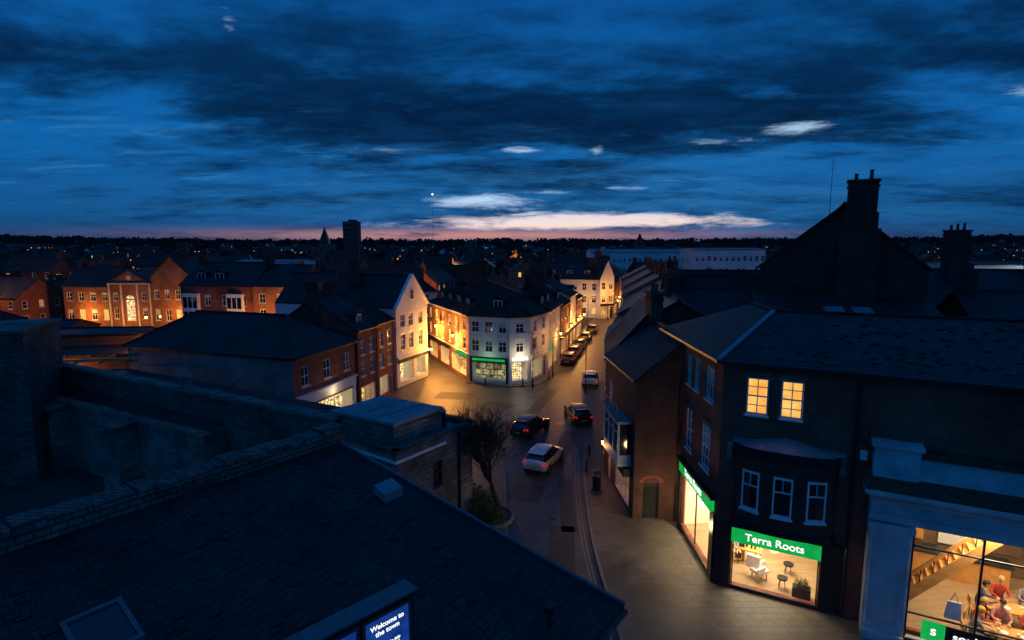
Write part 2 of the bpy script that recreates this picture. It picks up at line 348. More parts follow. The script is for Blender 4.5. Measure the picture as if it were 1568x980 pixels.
# road
b=Bld('road')
def strip(part,m,Lp,Rp,z):
    for i in range(len(Lp)-1):
        b.poly(part,m,[(Lp[i][0],Lp[i][1],z),(Rp[i][0],Rp[i][1],z),(Rp[i+1][0],Rp[i+1][1],z),(Lp[i+1][0],Lp[i+1][1],z)])
Lp=[(-3,10),(-.2,26),(-.4,36),(-1.4,46),(-12,54),(-12.6,60),(-9.9,68),(-6.5,72),(4.5,73),(10,94),(19,126),(30,165)]
Rp=[(12,10),(9.3,26),(9.3,30.6),(7.4,45),(8.6,52),(10,60),(11.6,68),(12.3,72),(12.6,74),(16.6,94),(25,140),(36,170)]
strip('asphalt',ASPH,Lp,Rp,.004)
b.poly('asphalt',ASPH,[(-6.5,72,.004),(-9.9,68,.004),(-17,84,.004),(-13,86,.004)])
for (x,y,w_,l_,r_) in((2.6,28,.7,2.6,.1),(3.4,33.5,.45,3.6,.05),(.9,35,1.1,1.3,.3),(4.0,43,.6,4,.25),(-2,54,1.6,2.2,.5),(3,56,.6,5,.3),(-6,58.5,2,1.4,.2)):
    R_=Matrix.Rotation(-r_,3,'Z'); b.poly('asphalt_patches',ASPH2,[V((x,y,.008))+R_@V((a*w_,c*l_,0)) for a,c in((-1,-1),(1,-1),(1,1),(-1,1))])
kerb=[(4.5,14),(4.35,22),(4.3,29),(4.8,36.5),(5.8,44),(7.5,51),(9.6,60),(13,80),(25,141)]
def off(pts,d):
    r=[]
    for i,p in enumerate(pts):
        a=V(pts[max(0,i-1)]);c=V(pts[min(len(pts)-1,i+1)]); t=(c-a).normalized(); n=V((-t.y,t.x)); r.append((p[0]+n.x*d,p[1]+n.y*d))
    return r
def subd(pts,n=6):
    r=[]
    for i in range(len(pts)-1):
        p0=V(pts[max(0,i-1)]);p1=V(pts[i]);p2=V(pts[i+1]);p3=V(pts[min(len(pts)-1,i+2)])
        for k in range(n):
            t=k/n; r.append(tuple(.5*((2*p1)+(p2-p0)*t+(2*p0-5*p1+4*p2-p3)*t*t+(3*p1-p0-3*p2+p3)*t**3)))
    r.append(pts[-1]); return r
kb=subd(kerb)
for d in(.28,.48): strip('kerbside_lines',YEL,off(kb[:36],d+.07),off(kb[:36],d),.012)
b.finish()
b=Bld('pavement')
front=[(9.6,14),(9.5,22),(9.5,29),(7.0,36.5),(7.6,44),(9.2,51),(11,60),(14.6,80),(26.4,141)]
fr=subd(front); ko=off(kb,-.15)
for i in range(len(kb)-1):
    K=[kb[i],kb[i+1]]; Fp=[fr[i],fr[i+1]]
    b.poly('slabs',PAVE,[(ko[i][0],ko[i][1],.12),(Fp[0][0],Fp[0][1],.12),(Fp[1][0],Fp[1][1],.12),(ko[i+1][0],ko[i+1][1],.12)])
    b.hexa('kerb',KERB,[V((K[0][0],K[0][1],0)),V((ko[i][0],ko[i][1],0)),V((ko[i+1][0],ko[i+1][1],0)),V((K[1][0],K[1][1],0))],[V((K[0][0],K[0][1],.125)),V((ko[i][0],ko[i][1],.125)),V((ko[i+1][0],ko[i+1][1],.125)),V((K[1][0],K[1][1],.125))])
b.poly('slabs',PAVE,[(9.5,10,.118),(24,10,.118),(24,17.5,.118),(9.5,25.2,.118)])
b.finish()
b=Bld('pavement')
pl=[(-6,22),(-.6,22),(-.3,30),(-.5,38),(-1.6,46),(-5,50),(-12,52.5),(-14,50),(-12,40),(-8,36)]
b.poly('slabs',PAVE,[(x,y,.12) for x,y in pl])
for i in range(len(pl)):
    a=pl[i];c=pl[(i+1)%len(pl)]; b.beam('kerb',KERB,(a[0],a[1],.0625),(c[0],c[1],.0625),.15,.128)
b.poly('slabs',PAVE,[(-5.5,64.2,.1),(-.3,62,.1),(3,63,.1),(5.5,69,.1),(4.4,70,.1),(-5,66,.1)])
b.finish()
b=Bld('manhole_cover',(2.5,30,0))
for x,y in((2.4,31.4),(3.1,38.0),(4.4,49)): b.cyl('lid',METAL,(x,y,.004),(x,y,.018),.33,.33,20); b.cyl('lid_centre',BLACKP,(x,y,.018),(x,y,.022),.24,.24,20)
b.finish()
b=Bld('planting_bed',(-.9,31.4,0)); 
for i in range(12):
    a=i*math.pi/6; c=(i+1)*math.pi/6
    q=lambda t,r:( -1.1+math.cos(t)*r, 31.4+math.sin(t)*r*1.1)
    b.hexa('edging',KERB,[V(q(a,1.1)+(.1,)),V(q(a,1.25)+(.1,)),V(q(c,1.25)+(.1,)),V(q(c,1.1)+(.1,))],[V(q(a,1.1)+(.3,)),V(q(a,1.25)+(.3,)),V(q(c,1.25)+(.3,)),V(q(c,1.1)+(.3,))])
    b.poly('soil',SOIL,[V((-1.1,31.4,.25)),V(q(a,1.12)+(.25,)),V(q(c,1.12)+(.25,))])
b.finish()
def shrub(loc,r,h,n=700):
    b=Bld('shrub',loc)
    for i in range(n):
        while True:
            p=V((random.uniform(-1,1),random.uniform(-1,1),random.uniform(0,1)))
            if p.length<1 and p.length>.45+.3*noise.noise(p*2.5): break
        k=1+.35*noise.noise(p*3+V(loc)); q=V(loc)+V((p.x*r*k,p.y*r*k,p.z*h*k))
        a=V((random.gauss(0,1),random.gauss(0,1),random.gauss(0,1))).normalized(); c=a.orthogonal().normalized(); s_=random.uniform(.05,.1)
        b.poly('leaves',LEAF,[q-a*s_,q+c*s_*.6,q+a*s_,q-c*s_*.6])
    for i in range(7):
        b.cyl('stems',BARK,V(loc),V(loc)+V((random.uniform(-.6,.6)*r,random.uniform(-.6,.6)*r,h*.8)),.02,.008,4)
    b.finish(single=True)
shrub((-1.7,31.3,.25),.95,1.5,900); shrub((-.9,30.6,.25),.6,.8,450); shrub((-2.4,33.2,.12),.9,1.3,600)
def tree(loc,H,name='bare_tree'):
    rnd=random.Random(5)
    b=Bld(name,loc); cx_,cy_=loc[0]-.35,loc[1]
    def br(p,d,ln,r,dep):
        n=3 if dep<3 else 2; q=p
        for i in range(n):
            pull=V((cx_-q.x,cy_-q.y,0)); pull=pull*.05*max(0,pull.length-1.2)
            d=(d+pull+V((rnd.gauss(0,.09),rnd.gauss(0,.09),rnd.gauss(.06,.05)))*(1+.3*dep)).normalized()
            q2=q+d*ln/n; r2=r*(1-.3/n*(i+1) if i==n-1 else .9)
            b.cyl('trunk' if dep==0 else 'branches',BARK,q,q2,r,r2,7 if dep<2 else (4 if dep<4 else 3),False); 
            if dep>0 and i<n-1 and dep<6 and rnd.random()<.9: side(q2,d,ln,r2,dep)
            q=q2;r=r2
        if dep<6:
            for k in range((3 if dep<3 else 2) if dep else 6): side(q,d,ln,r,dep)
    def side(q,d,ln,r,dep):
        if dep>=6: return
        ax=V((rnd.gauss(0,1),rnd.gauss(0,1),rnd.gauss(0,.3))); ax=(ax-d*ax.dot(d)).normalized()
        a=rnd.uniform(.25,.7); nd=(d*math.cos(a)+ax*math.sin(a)).normalized()
        br(q,nd,ln*rnd.uniform(.64,.84),max(.009,r*rnd.uniform(.5,.7)),dep+1)
    br(V(loc),V((-0.04,0,1)),H*.22,.2,0); return b.finish()
tree((-.75,31.6,.25),9.2)
# ---------------------------------------------------------------- foreground hall with slate roof
def plz(x,y): return 8.8-.318*((x+6.35)*.8-(y-19.8)*.6)
R0=V((-6.35,19.8,8.8)); R1=V((-15.8,7.2,8.8)); C=V((3.25,15.3,5.5)); e=V((-.6,-.8,0)); C2=C+e*15.75; C2.z=5.5
b=Bld('old_hall',(-5,12,0))
b.slab('roof',SLATE,[R0,R1,V((C2.x,C2.y,5.5)),C],.16)
wn=V((-.8,.6,0))
Wa=R0-e*.4; Wb=R1
b.hexa('parapet_wall',STONED,[V((q.x,q.y,0)) for q in (Wa,Wa+wn*.75,Wb+wn*.75,Wb)],[V((q.x,q.y,9.15)) for q in (Wa,Wa+wn*.75,Wb+wn*.75,Wb)])
L=(Wb-Wa).length; u=0; t_=(Wb-Wa).normalized()
while u<L-.3:
    w=random.uniform(.4,1.0); w=min(w,L-u); z=9.153; hh=random.uniform(.12,.27); jo=random.uniform(-.06,.05); a=Wa+t_*u-wn*(.06+jo); c=Wa+t_*(u+w-.025)-wn*(.06+jo*.4); o=wn*.87
    b.hexa('coping_stones',STONED,[V((q.x,q.y,z)) for q in(a,a+o,c+o,c)],[V((q.x,q.y,z+hh)) for q in(a+wn*.08,a+o-wn*.08,c+o-wn*.08,c+wn*.08)]); u+=w
gq=[V((R0.x+.2,R0.y-.1,0)),V((C.x-.35,C.y+.1,0)),V((C2.x-.3,C2.y,0)),V((R1.x,R1.y,0))]
def zr(p,k=-.2): return V((p.x,p.y,plz(p.x,p.y)+k))
b.poly('walls',STONE,[gq[1],gq[0],zr(gq[0]),zr(gq[1])]); b.poly('walls',STONE,[gq[2],gq[1],zr(gq[1]),zr(gq[2])]); b.poly('walls',STONE,[gq[3],gq[2],zr(gq[2]),zr(gq[3])])
b.beam('bargeboard',METAL,R0+V((.1,.05,.02)),C+V((.04,.04,.02)),.1,.14); b.beam('gutter',BLACKP,C+V((.05,-.05,-.1)),C2+V((.05,0,-.1)),.14,.12)
def on(x,y,h=0): return V((x,y,plz(x,y)+h))
g=V((.8,-.6,0)); e2=-e
for i in range(260):
    a_=random.uniform(.5,14); c_=random.uniform(.6,9.6); q=R0+e*a_+g*c_; w_=.13; l_=.1; hh=random.uniform(.012,.035)
    b.hexa('proud_slates',SLATE,[on((q+e*x+g*y).x,(q+e*x+g*y).y,.001) for x,y in((-w_,-l_),(w_,-l_),(w_,l_),(-w_,l_))],[on((q+e*x+g*y).x,(q+e*x+g*y).y,hh*(y>0)+.006) for x,y in((-w_,-l_),(w_,-l_),(w_,l_),(-w_,l_))])
def roofbox(part,m,cx,cy,w,l,h0,h1):
    q=[V((cx,cy,0))+e2*a*w/2+g*c_*l/2 for a,c_ in((-1,-1),(-1,1),(1,1),(1,-1))]
    b.hexa(part,m,[on(p.x,p.y,h0) for p in q],[on(p.x,p.y,h1) for p in q])
for dx in(-.52,.52): 
    p=V((-8.7,11.1,0))+e2*dx; roofbox('rooflight_frame',METAL,p.x,p.y,.1,1.25,0,.14)
for dx in(-.58,.58):
    p=V((-8.7,11.1,0))+g*dx; roofbox('rooflight_frame',METAL,p.x,p.y,1.14,.1,0,.143)
roofbox('rooflight_glass',GLASS,-8.7,11.1,1,1.1,0,.09)
roofbox('lead_box',LEAD,-4.05,17.75,.75,.55,-.05,.28)
p=on(1.0,13.95); b.cyl('vent_pipe',BLACKP,p,p+V((0,0,.5)),.07,.07,8); b.cyl('vent_cowl',BLACKP,p+V((0,0,.45)),p+V((0,0,.62)),.15,.12,8); b.cyl('vent_cowl',BLACKP,p+V((0,0,.66)),p+V((0,0,.74)),.17,.02,8)
b.finish()
b=Bld('illuminated_notice_board',(-3.2,11.6,6.2)); F=Face((-4.4,10.1),(-2.3,12.25))
L=F.L; F.bar(b,'case',BLACKP,0,L,5.5,8.02,-.4,-.003); F.bar(b,'case_roof',METAL,-.08,L+.08,8.023,8.07,-.44,.1)
for u0,u1 in((.55,1.5),(1.72,L-.15)):
    b.poly('poster',BLUES,[F.P(u0,5.7,.01),F.P(u1,5.7,.01),F.P(u1,7.8,.01),F.P(u0,7.8,.01)])
    for a,c,z0,z1 in((u0-.07,u0,5.65,7.87),(u1,u1+.07,5.65,7.87),(u0,u1,7.8,7.87)): F.bar(b,'poster_frame',METAL,a,c,z0,z1,0,.05)
r=b.finish(); mu=(1.72+L-.15)/2
text(r,"Welcome to\nthe town",F.P(mu,7.5,.02),F.t,F.n,.17,LETTER,.004); text(r,"guided walks daily\nfrom the market\nsquare and the\nold guildhall",F.P(mu,6.95,.02),F.t,F.n,.09,LETTER,.004)
text(r,"Town map",F.P(1.02,7.5,.02),F.t,F.n,.15,LETTER,.004)
# annex block
b=Bld('stone_annexe',(-6.5,31,0))
N=(-5.7,26.7);R=(-2.3,31.4);K=(-6.6,34.6);Lf=(-10.3,30.2)
q=[N,R,K,Lf]
for i in range(4):
    F=facade(b,q[i],q[(i+1)%4],0,5.8,[(2.6,3.3,3.1,4.5,'win',(1,2))] if i==0 else [],STONE,BLACKP)
    F.bar(b,'string_course',WHITE if i in(0,3) else STONE,-.06,F.L+.06 if i!=0 else F.L*.62,5.25,5.4,.005,.07)
    F.bar(b,'parapet_coping',STONED,-.12,F.L+.12,5.803,5.95,-.3,.12)
b.poly('flat_roof',LEAD,[V(p+(5.7,)) for p in q])
u=[(-5.95,27.6),(-3.9,30.4),(-7.6,32.6),(-9.7,29.8)]
for i in range(4): facade(b,u[i],u[(i+1)%4],5.7,6.9,[],STONE)
cc=V((sum(p[0] for p in u)/4,sum(p[1] for p in u)/4,0))
b.slab('lead_cap',LEAD,[V((p[0],p[1],7.05))+(V((p[0],p[1],0))-cc)*.05 for p in u],.14)
for k in(.3,.6): 
    a=V(u[0]).lerp(V(u[3]),k); c=V(u[1]).lerp(V(u[2]),k); b.beam('lead_rolls',LEAD,(a.x,a.y,7.07),(c.x,c.y,7.07),.06,.05)
b.cyl('rooflight_dome',BLACKP,(-4.2,31.2,5.7),(-4.2,31.2,6.6),.5,.45,12); b.cyl('rooflight_dome',METAL,(-4.2,31.2,6.6),(-4.2,31.2,6.75),.5,.1,12)
F=Face(N,R); p=F.P(4.6,0,.1); b.cyl('downpipe',BLACKP,V((p.x,p.y,.1)),V((p.x,p.y,5.6)),.07,.07,8)
b.finish()
# long church wall
b=Bld('church_nave',(-24,38,0))
A=(-37,43.6);B_=(-9.4,28.9); F=Face(A,B_)
facade(b,A,B_,0,6.7,[],STONED)
uu=-.2
while uu<F.L:
    w=random.uniform(.6,1.1); F.bar(b,'coping',STONE,uu,min(F.L,uu+w-.02),6.703,6.9+random.uniform(0,.1),-.6,.10+random.uniform(0,.05)); uu+=w
b.poly('inner_wall',STONED,[F.P(0,5,-.6),F.P(0,6.7,-.6),F.P(F.L,6.7,-.6),F.P(F.L,5,-.6)])
b.poly('flat_roof',SLATE,[F.P(0,5.4,-.6),F.P(F.L,5.4,-.6),F.P(F.L,5.2,-6),F.P(0,5.2,-6)])
A2=F.P(0,0,1.3);B2=F.P(F.L-9,0,1.3); G=facade(b,(A2.x,A2.y),(B2.x,B2.y),0,4.7,[(2.2,3.6,0,3.3,'door')],STONE)
G.bar(b,'ledge',STONE,-.1,G.L+.1,4.703,4.9,-.5,.14); b.poly('ledge_roof',SLATE,[G.P(0,4.85,-.4),G.P(G.L,4.85,-.4),G.P(G.L,5.4,-1.29),G.P(0,5.4,-1.29)])
b.poly('end_wall',STONE,[G.P(G.L,0),G.P(G.L,0,-1.3),G.P(G.L,5.3,-1.3),G.P(G.L,4.7)])
for uu in(5.2,13.5):
    G.bar(b,'buttress',STONE,uu,uu+1.9,0,3.9,.004,1.3); G.bar(b,'buttress',STONE,uu+.15,uu+1.75,3.903,4.5,.004,1.1); G.bar(b,'buttress_cap',STONE,uu-.08,uu+1.98,4.503,4.7,.15,1.45)
for i in range(8):
    a=math.pi*i/8; a2=math.pi*(i+1)/8
    P0=lambda r,an,d:G.P(2.9-math.cos(an)*r,3.2+math.sin(an)*r,d)
    b.hexa('arch_stones',STONE,[P0(.72,a,.06),P0(1.0,a,.06),P0(1.0,a,.004),P0(.72,a,.004)],[P0(.72,a2,.06),P0(1.0,a2,.06),P0(1.0,a2,.004),P0(.72,a2,.004)])
    b.poly('arch_recess',BLACKP,[G.P(2.9,3.2,.012),P0(.72,a,.012),P0(.72,a2,.012)][::-1])
q=F.P(18.6,6.95,-.1); b.box('pinnacle',STONE,(q.x,q.y,7.3),(.6,.6,.7),.5); b.box('pinnacle',STONE,(q.x,q.y,7.72),(.75,.75,.12),.5)
b.finish()
b=Bld('stone_tower',(-36,37,0)); b.box('walls',STONED,(-36.2,38.2,5.0),(7,6,10.4),.35); b.box('coping',STONE,(-36.2,38.2,10.3),(7.3,6.3,.25),.35); b.finish()
b=Bld('market_hall',(-37,53,0))
p=quadf((-52,49),(-31,53),12)
for i in range(4): facade(b,p[i],p[(i+1)%4],0,5.6,[],BRICKO)
b.slab('flat_roof',SLATE,[V(a+(5.8,)) for a in p],.3); b.box('roof_lantern',BRICKO,(-42,58,6.3),(8,3,1.1),.19); b.slab('roof_lantern_top',SLATE,[(-46.5,55.2,7.0),(-38,56.8,7.0),(-38.6,60.6,7.0),(-47,59,7.0)],.15)
for k in range(6): b.beam('timber_pergola',WOOD,(-44+k*2,47.2+k*.38,5.6),(-44.8+k*2,50.4+k*.38,5.7),.14,.2)
b.beam('timber_pergola',WOOD,(-45,47.4,5.8),(-32,49.9,5.8),.16,.22)
r=b.finish(); light('yard_lamp',(-40.5,48.2,4.6),260,(1,.42,.1),.2,r); light('yard_lamp',(-37,55.0,7.6),110,(1,.42,.1),.2,r)
# building A
ops=row(9.0,3,1.0,4.5,1.6,panes=(2,2))+[(2.6,8.4,.5,2.7,'shop',(4,1),SHOPW),(.7,1.8,.05,2.5,'door')]
b=Bld('brick_shop',(-24,50,0)); p=[(-17.2,43.7),(-14.7,52.2),(-31.5,57.0),(-34.0,49.6)]
F=facade(b,p[0],p[1],0,7.1,ops,BRICK); facade(b,p[1],p[2],0,7.1,[],BRICK); facade(b,p[2],p[3],0,7.1,[],BRICK); facade(b,p[3],p[0],0,7.1,[],BRICKP)
F.bar(b,'shop_fascia',WHITE,.1,F.L-.1,2.9,3.7,.005,.15); F.bar(b,'shop_cornice',WHITE,.02,F.L-.02,3.703,3.85,.005,.3); F.bar(b,'pilasters',WHITE,.1,.4,0,2.9,.005,.1);F.bar(b,'pilasters',WHITE,F.L-.4,F.L-.1,0,2.9,.005,.1)
hip(b,[p[3],p[0],p[1],p[2]],7.1,2.7,.35); r=b.finish(); q=F.P(5,3.2,.8); light('fascia_fill',q,30,(1,.7,.4),.1,r)  # unseen fill light added in front of the shop to mimic its spill
b,F,p=rowhouse('brick_terrace_house',(-14.5,52.7),(-13.6,56.2),9,7.9,2.9,BRICK,row(3.5,2,.85,5.4,1.4)+row(3.5,2,.85,3.3,1.4)+[(.4,3.1,.6,2.3,'shop',(3,1),SHOP)],chim=1); dormer(b,F,1.7,8.2,.8,.9,1.0); b.finish()
b,F,p=rowhouse('brick_terrace_house',(-13.55,56.3),(-12.75,60.2),10,8.0,2.6,BRICK,row(3.9,2,.9,5.5,1.5)+row(3.9,2,.9,3.3,1.5)+[(.4,2.4,.5,2.4,'shop',(2,1),SHOPW),(2.8,3.6,.05,2.4,'door')],chim=1,rm=TILE); b.finish()
# white gabled house
b=Bld('white_gabled_house',(-17,68,0)); A=(-12.7,61.6);Bq=(-10.2,67.8); p=quadf(A,Bq,17); L=Face(A,Bq).L
ops=[(.9,1.8,4.1,5.9,'win',(2,3)),(2.6,3.5,4.1,5.9,'win',(2,3)),(4.7,5.6,4.1,5.9,'win',(2,3)),(.9,1.8,6.7,8.1,'win',(2,2)),(2.6,3.5,6.7,8.1,'win',(2,2)),(4.7,5.6,6.7,8.1,'win',(2,2)),(.6,3.4,.5,2.7,'shop',(3,1),SHOPW),(4.1,6.2,.5,2.7,'shop',(2,1),SHOPW)]
F=facade(b,p[0],p[1],0,8.9,ops,STUCCO)
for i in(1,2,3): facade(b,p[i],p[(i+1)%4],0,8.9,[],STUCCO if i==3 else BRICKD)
m0,m1=gable(b,p,8.9,3.4,.0,1,SLATE,STUCCO)
F.bar(b,'cornice',WHITE,0,L,3.2,3.4,.005,.25); F.bar(b,'fascia',BLACKP,.2,L-.2,2.75,3.19,.005,.12)
for sg in(-1,1):
    b.beam('verge_coping',WHITE,F.P(L/2+sg*(L/2+.1),8.85,.02),F.P(L/2,12.5,.02),.4,.2)
F.bar(b,'attic_window_frame',WHITE,L/2-.4,L/2+.4,9.6,10.8,.004,.05); F.bar(b,'attic_window_glass',GLASS,L/2-.3,L/2+.3,9.7,10.7,.05,.06)
F.bar(b,'attic_glazing_bar',WHITE,L/2-.02,L/2+.02,9.7,10.7,.06,.075); F.bar(b,'attic_glazing_bar',WHITE,L/2-.3,L/2+.3,10.18,10.22,.06,.074)
chimney(b,-18.5,66.5,10,14,1.4,.8,.4,3,BRICKD,True); r=b.finish()
# corner building
b=Bld('corner_shop_building',(0,72,0))
P6=[(-11.9,80),(-5,64.6),(-.3,63),(2.1,64),(4.4,69),(6.6,77.5),(-4,84)]
def shopf(A,B,wm,win,shops,fm=WHITE,e=7.9):
    F=facade(b,A,B,0,e,win+shops,wm,fm); return F
Fa=Face(P6[0],P6[1]); Lx=Fa.L
F1=shopf(P6[0],P6[1],BRICKO,row(Lx,6,1.0,5.9,1.3)+row(Lx,6,1.0,3.7,1.5),[(1,4.5,.5,2.6,'shop',(3,1),SHOP),(6,9.5,.5,2.6,'shop',(3,1),SHOPW),(10.6,16,.5,2.6,'shop',(4,1),SHOP)])
F1.bar(b,'fascia',GREEN,12.4,16.2,2.8,3.1,.005,.14); F1.bar(b,'fascia',BLACKP,.8,9.8,2.75,3.15,.005,.14)
l2=Face(P6[1],P6[2]).L; F2=shopf(P6[1],P6[2],STUCCO,row(l2,3,.95,5.9,1.3)+row(l2,3,.95,3.7,1.5),[(.4,l2-.4,.4,2.5,'shop',(4,1),SHOPG)])
F2.bar(b,'dark_fascia',BLACKP,.2,l2-.2,2.52,3.1,.005,.14); F2.bar(b,'green_fascia',GREEN,.5,l2-.5,2.66,2.92,.145,.18)
for u in(.2,l2-.4): F2.bar(b,'pilasters',BLACKP,u,u+.2,0,2.5,.005,.12)
l3=Face(P6[2],P6[3]).L; F3=shopf(P6[2],P6[3],STUCCO,row(l3,1,1,5.9,1.3)+row(l3,1,1,3.7,1.5),[(.3,l3-.3,.4,2.6,'shop',(2,1),SHOPW)])
l4=Face(P6[3],P6[4]).L; F4=shopf(P6[3],P6[4],STUCCO,row(l4,2,.95,5.9,1.3)+row(l4,2,.95,3.7,1.5),[(.4,l4-1.8,.4,2.6,'shop',(3,1),SHOPW),(l4-1.4,l4-.5,.05,2.4,'door')])
F3.bar(b,'fascia',LETTER,.3,l3-.3,2.75,3.1,.005,.12); F4.bar(b,'fascia',WHITE,.1,l4-.1,2.7,3.15,.005,.12)
l5=Face(P6[4],P6[5]).L; F5=shopf(P6[4],P6[5],STUCCO,row(l5,3,.95,5.9,1.3)+row(l5,3,.95,3.7,1.5),[(.5,l5-2.5,.5,2.5,'shop',(3,1),SHOP)])
F5.bar(b,'fascia',GREEN,.2,3.4,2.75,3.0,.005,.12)
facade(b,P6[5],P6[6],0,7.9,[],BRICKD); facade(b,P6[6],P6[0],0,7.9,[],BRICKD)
for F,m in((F2,WHITE),(F3,WHITE),(F4,WHITE),(F5,WHITE),(F1,WHITE)): F.bar(b,'eaves_cornice',m,-.05,F.L+.05,7.65,7.85,.005,.3); F.bar(b,'string_course',m,0,F.L,3.25,3.38,.005,.1)
cen=V((-2.2,72.5,0)); E=[V((q[0],q[1],7.86))+(V((q[0],q[1],0))-cen).normalized()*.45 for q in P6]; a=V((-1.6,69.5,10.9)); d=V((-3.2,77.5,10.9))
for f in([E[0],E[1],a,d],[E[1],E[2],a],[E[2],E[3],a],[E[3],E[4],a],[E[4],E[5],d,a],[E[5],E[6],d],[E[6],E[0],d]): b.slab('roof',TILE,f,.12)
for k in(1,2,3,4): b.beam('hip_tiles',TILE,E[k]+V((0,0,.04)),a+V((0,0,.04)),.2,.1)
b.beam('ridge_tiles',TILE,a+V((0,0,.04)),d+V((0,0,.04)),.25,.12)
dormer(b,F2,l2*.62,8.5,1.5,1.1,1.0,TILE); dormer(b,F5,2.2,8.4,1.2,1.1,1.0,TILE); dormer(b,F5,6,8.4,1.2,1.1,1,TILE)
for k in(3,6.5,10,13.3): dormer(b,F1,k,8.4,1.3,1.1,1.0,TILE)
chimney(b,-4.5,75,9,13.6,2.2,.9,.4,4,BRICKD,True); chimney(b,3.5,76,8.6,12.2,1.3,.8,.3,3,BRICKD,True)
r=b.finish(); light('shop_spill_fill',F3.P(l3/2,3.4,1),80,(1,.8,.5),.2,r); light('shop_spill_fill',F2.P(l2/2,3.3,1.2),26,(.6,1,.6),.2,r)  # unseen point lights added before the shopfronts for their light pools
def wall_lantern(F,u,z,energy,col=(1,.40,.07)):
    b=Bld('wall_lantern',F.P(u,z,.5)); b.beam('bracket',BLACKP,F.P(u,z+.25,.0),F.P(u,z+.35,.75),.05,.05); p=F.P(u,z,.7)
    b.cyl('lens',LAMPO,p-V((0,0,.18)),p+V((0,0,.12)),.08,.14,8); b.cyl('cap',BLACKP,p+V((0,0,.125)),p+V((0,0,.32)),.2,.04,8)
    r=b.finish(); light('glow',F.P(u,z-.3,1.1),energy,col,.12,r)
wall_lantern(F1,13.2,5.0,2100); wall_lantern(F1,6.0,5.2,1700)
Fg=Face((-12.7,61.6),(-10.2,67.8)); wall_lantern(Fg,6.3,3.4,330); wall_lantern(F5,5.5,4.2,260)
b,F,p=rowhouse('brick_terrace_house',(-30,86),(-14.5,90),9,8.5,3.2,BRICKO,storeys=3,litp=.15); b.finish()
# far street left row
A=V((6.75,78)); dirv=V((.258,.966)).normalized(); k=0
specs=[(7.5,7.4,2.6,BRICK,SHOP),(6.5,8.1,2.6,STUCCO,SHOP),(7,7.0,2.4,BRICKO,SHOPW)]
for (w,e_,rh,wm,sh) in specs:
    B2=A+dirv*w; b,F,p=rowhouse('terrace_shop',tuple(A),tuple(B2-dirv*.05),9,e_,rh,wm,storeys=3,shop=sh,axis=0,rm=random.choice([SLATE,TILE]),chim=2,litp=.1)
    if k%2==0: dormer(b,F,w/2,e_+.4,1.1)
    b.finish()
    wall_lantern(F,w*.7,4.0,[380,260,600][k])
    A=B2; k+=1
# white hotel closing the street
b,F,p=rowhouse('white_hotel',(6.5,125),(18.6,121.5),10,8.4,3.4,STUCCO,storeys=3,nw=6,litp=.12,chim=2)
for k in(2.2,6,9.8): dormer(b,F,k,8.9,1.3)
r=b.finish(); light('entrance_lamp',F.P(10,3.5,3),320,(1,.5,.15),.2,r)
b,F,p=rowhouse('white_gabled_house',(18.7,120.5),(22.0,122),13,8.8,3.8,STUCCO,storeys=3,nw=2,axis=1,chim=1,shop=SHOP); b.finish()
A=V((22.3,124))
for i in range(3):
    B2=A+V((.3,.954))*8; b,F,p=rowhouse('terrace_shop',tuple(A),tuple(B2),10,7.6+i*.4,3,[BRICKO,BRICK,CREAM][i],storeys=3,shop=SHOP,chim=2,litp=.2); b.finish(); wall_lantern(F,4,4,500); A=B2
def rr(name,near,far,*a,**k): return rowhouse(name,far,near,*a,**k)
b,F,p=rr('brick_shop',(7.9,46.3),(9.4,53.5),11,8.2,3.2,BRICKD,storeys=3,chim=1,litp=0); b.finish()
b,F,p=rr('brick_shop',(9.5,53.6),(11.8,63),12,7.8,3.2,BRICKD,storeys=3,shop=SHOP,chim=2,rm=TILE); b.finish()
b,F,p=rr('brick_shop',(11.9,63.1),(14.9,75),12,8.2,3.2,BRICK,storeys=3,chim=2); b.finish()
A=V((15.0,75.2)); dv=V((11.3,62)).normalized()
for i,(w,e_,wm) in enumerate([(9,8.0,BRICKD),(8,8.4,BRICK),(10,7.8,BRICKD),(9,8.2,BRICK),(9,8,BRICKO),(9,8.4,BRICK)]):
    B2=A+dv*w; b,F,p=rr('terrace_shop',tuple(A),tuple(B2-dv*.05),11,e_,3.0,wm,storeys=3,shop=SHOP if i%2 else None,chim=2,axis=0); b.finish()
    if i in(2,4): wall_lantern(F,w*.5,4.4,350)
    A=B2
# narrow brick house with bay
b=Bld('brick_house',(9,36,0)); p=[(7.75,46.1),(6.5,38.5),(7.0,31.2),(12.5,31.2),(13.2,46)]
Fb=facade(b,p[0],p[1],0,8.2,row(7.5,3,.9,5,1.5)+row(7.5,3,.9,1,1.5),BRICKD)
Fc=facade(b,p[1],p[2],0,8.4,[(3.2,6.4,.4,2.4,'shop',(3,2),LITDIM),(1.2,2.2,.05,2.4,'door'),(1,1.9,5.2,6.8,'win')],BRICKD)
Fd=facade(b,p[2],p[3],0,8.4,[(.55,1.5,.1,2.3,'door')],BRICKD,BLACKP); facade(b,p[3],p[4],0,8.4,[],BRICKD); facade(b,p[4],p[0],0,8.4,[],BRICKD)
Fc.bar(b,'shop_fascia',BLACKP,2.9,6.9,2.5,2.95,.005,.5); Fc.bar(b,'bay_base',GREYP,3.1,6.6,3.0,3.7,.005,.8)
for u in(3.1,4.2,5.3,6.45): Fc.bar(b,'bay_posts',GREYP,u,u+.12,3.703,5.6,.68,.8)
Fc.bar(b,'bay_glass',GLASS,3.18,6.5,3.703,5.55,.05,.7); Fc.bar(b,'bay_roof',LEAD,3.0,6.7,5.603,5.75,.005,.9)
for u in(3.22,4.32,5.42): Fc.bar(b,'bay_bars',GREYP,u,u+.98,4.9,4.95,.7,.74)
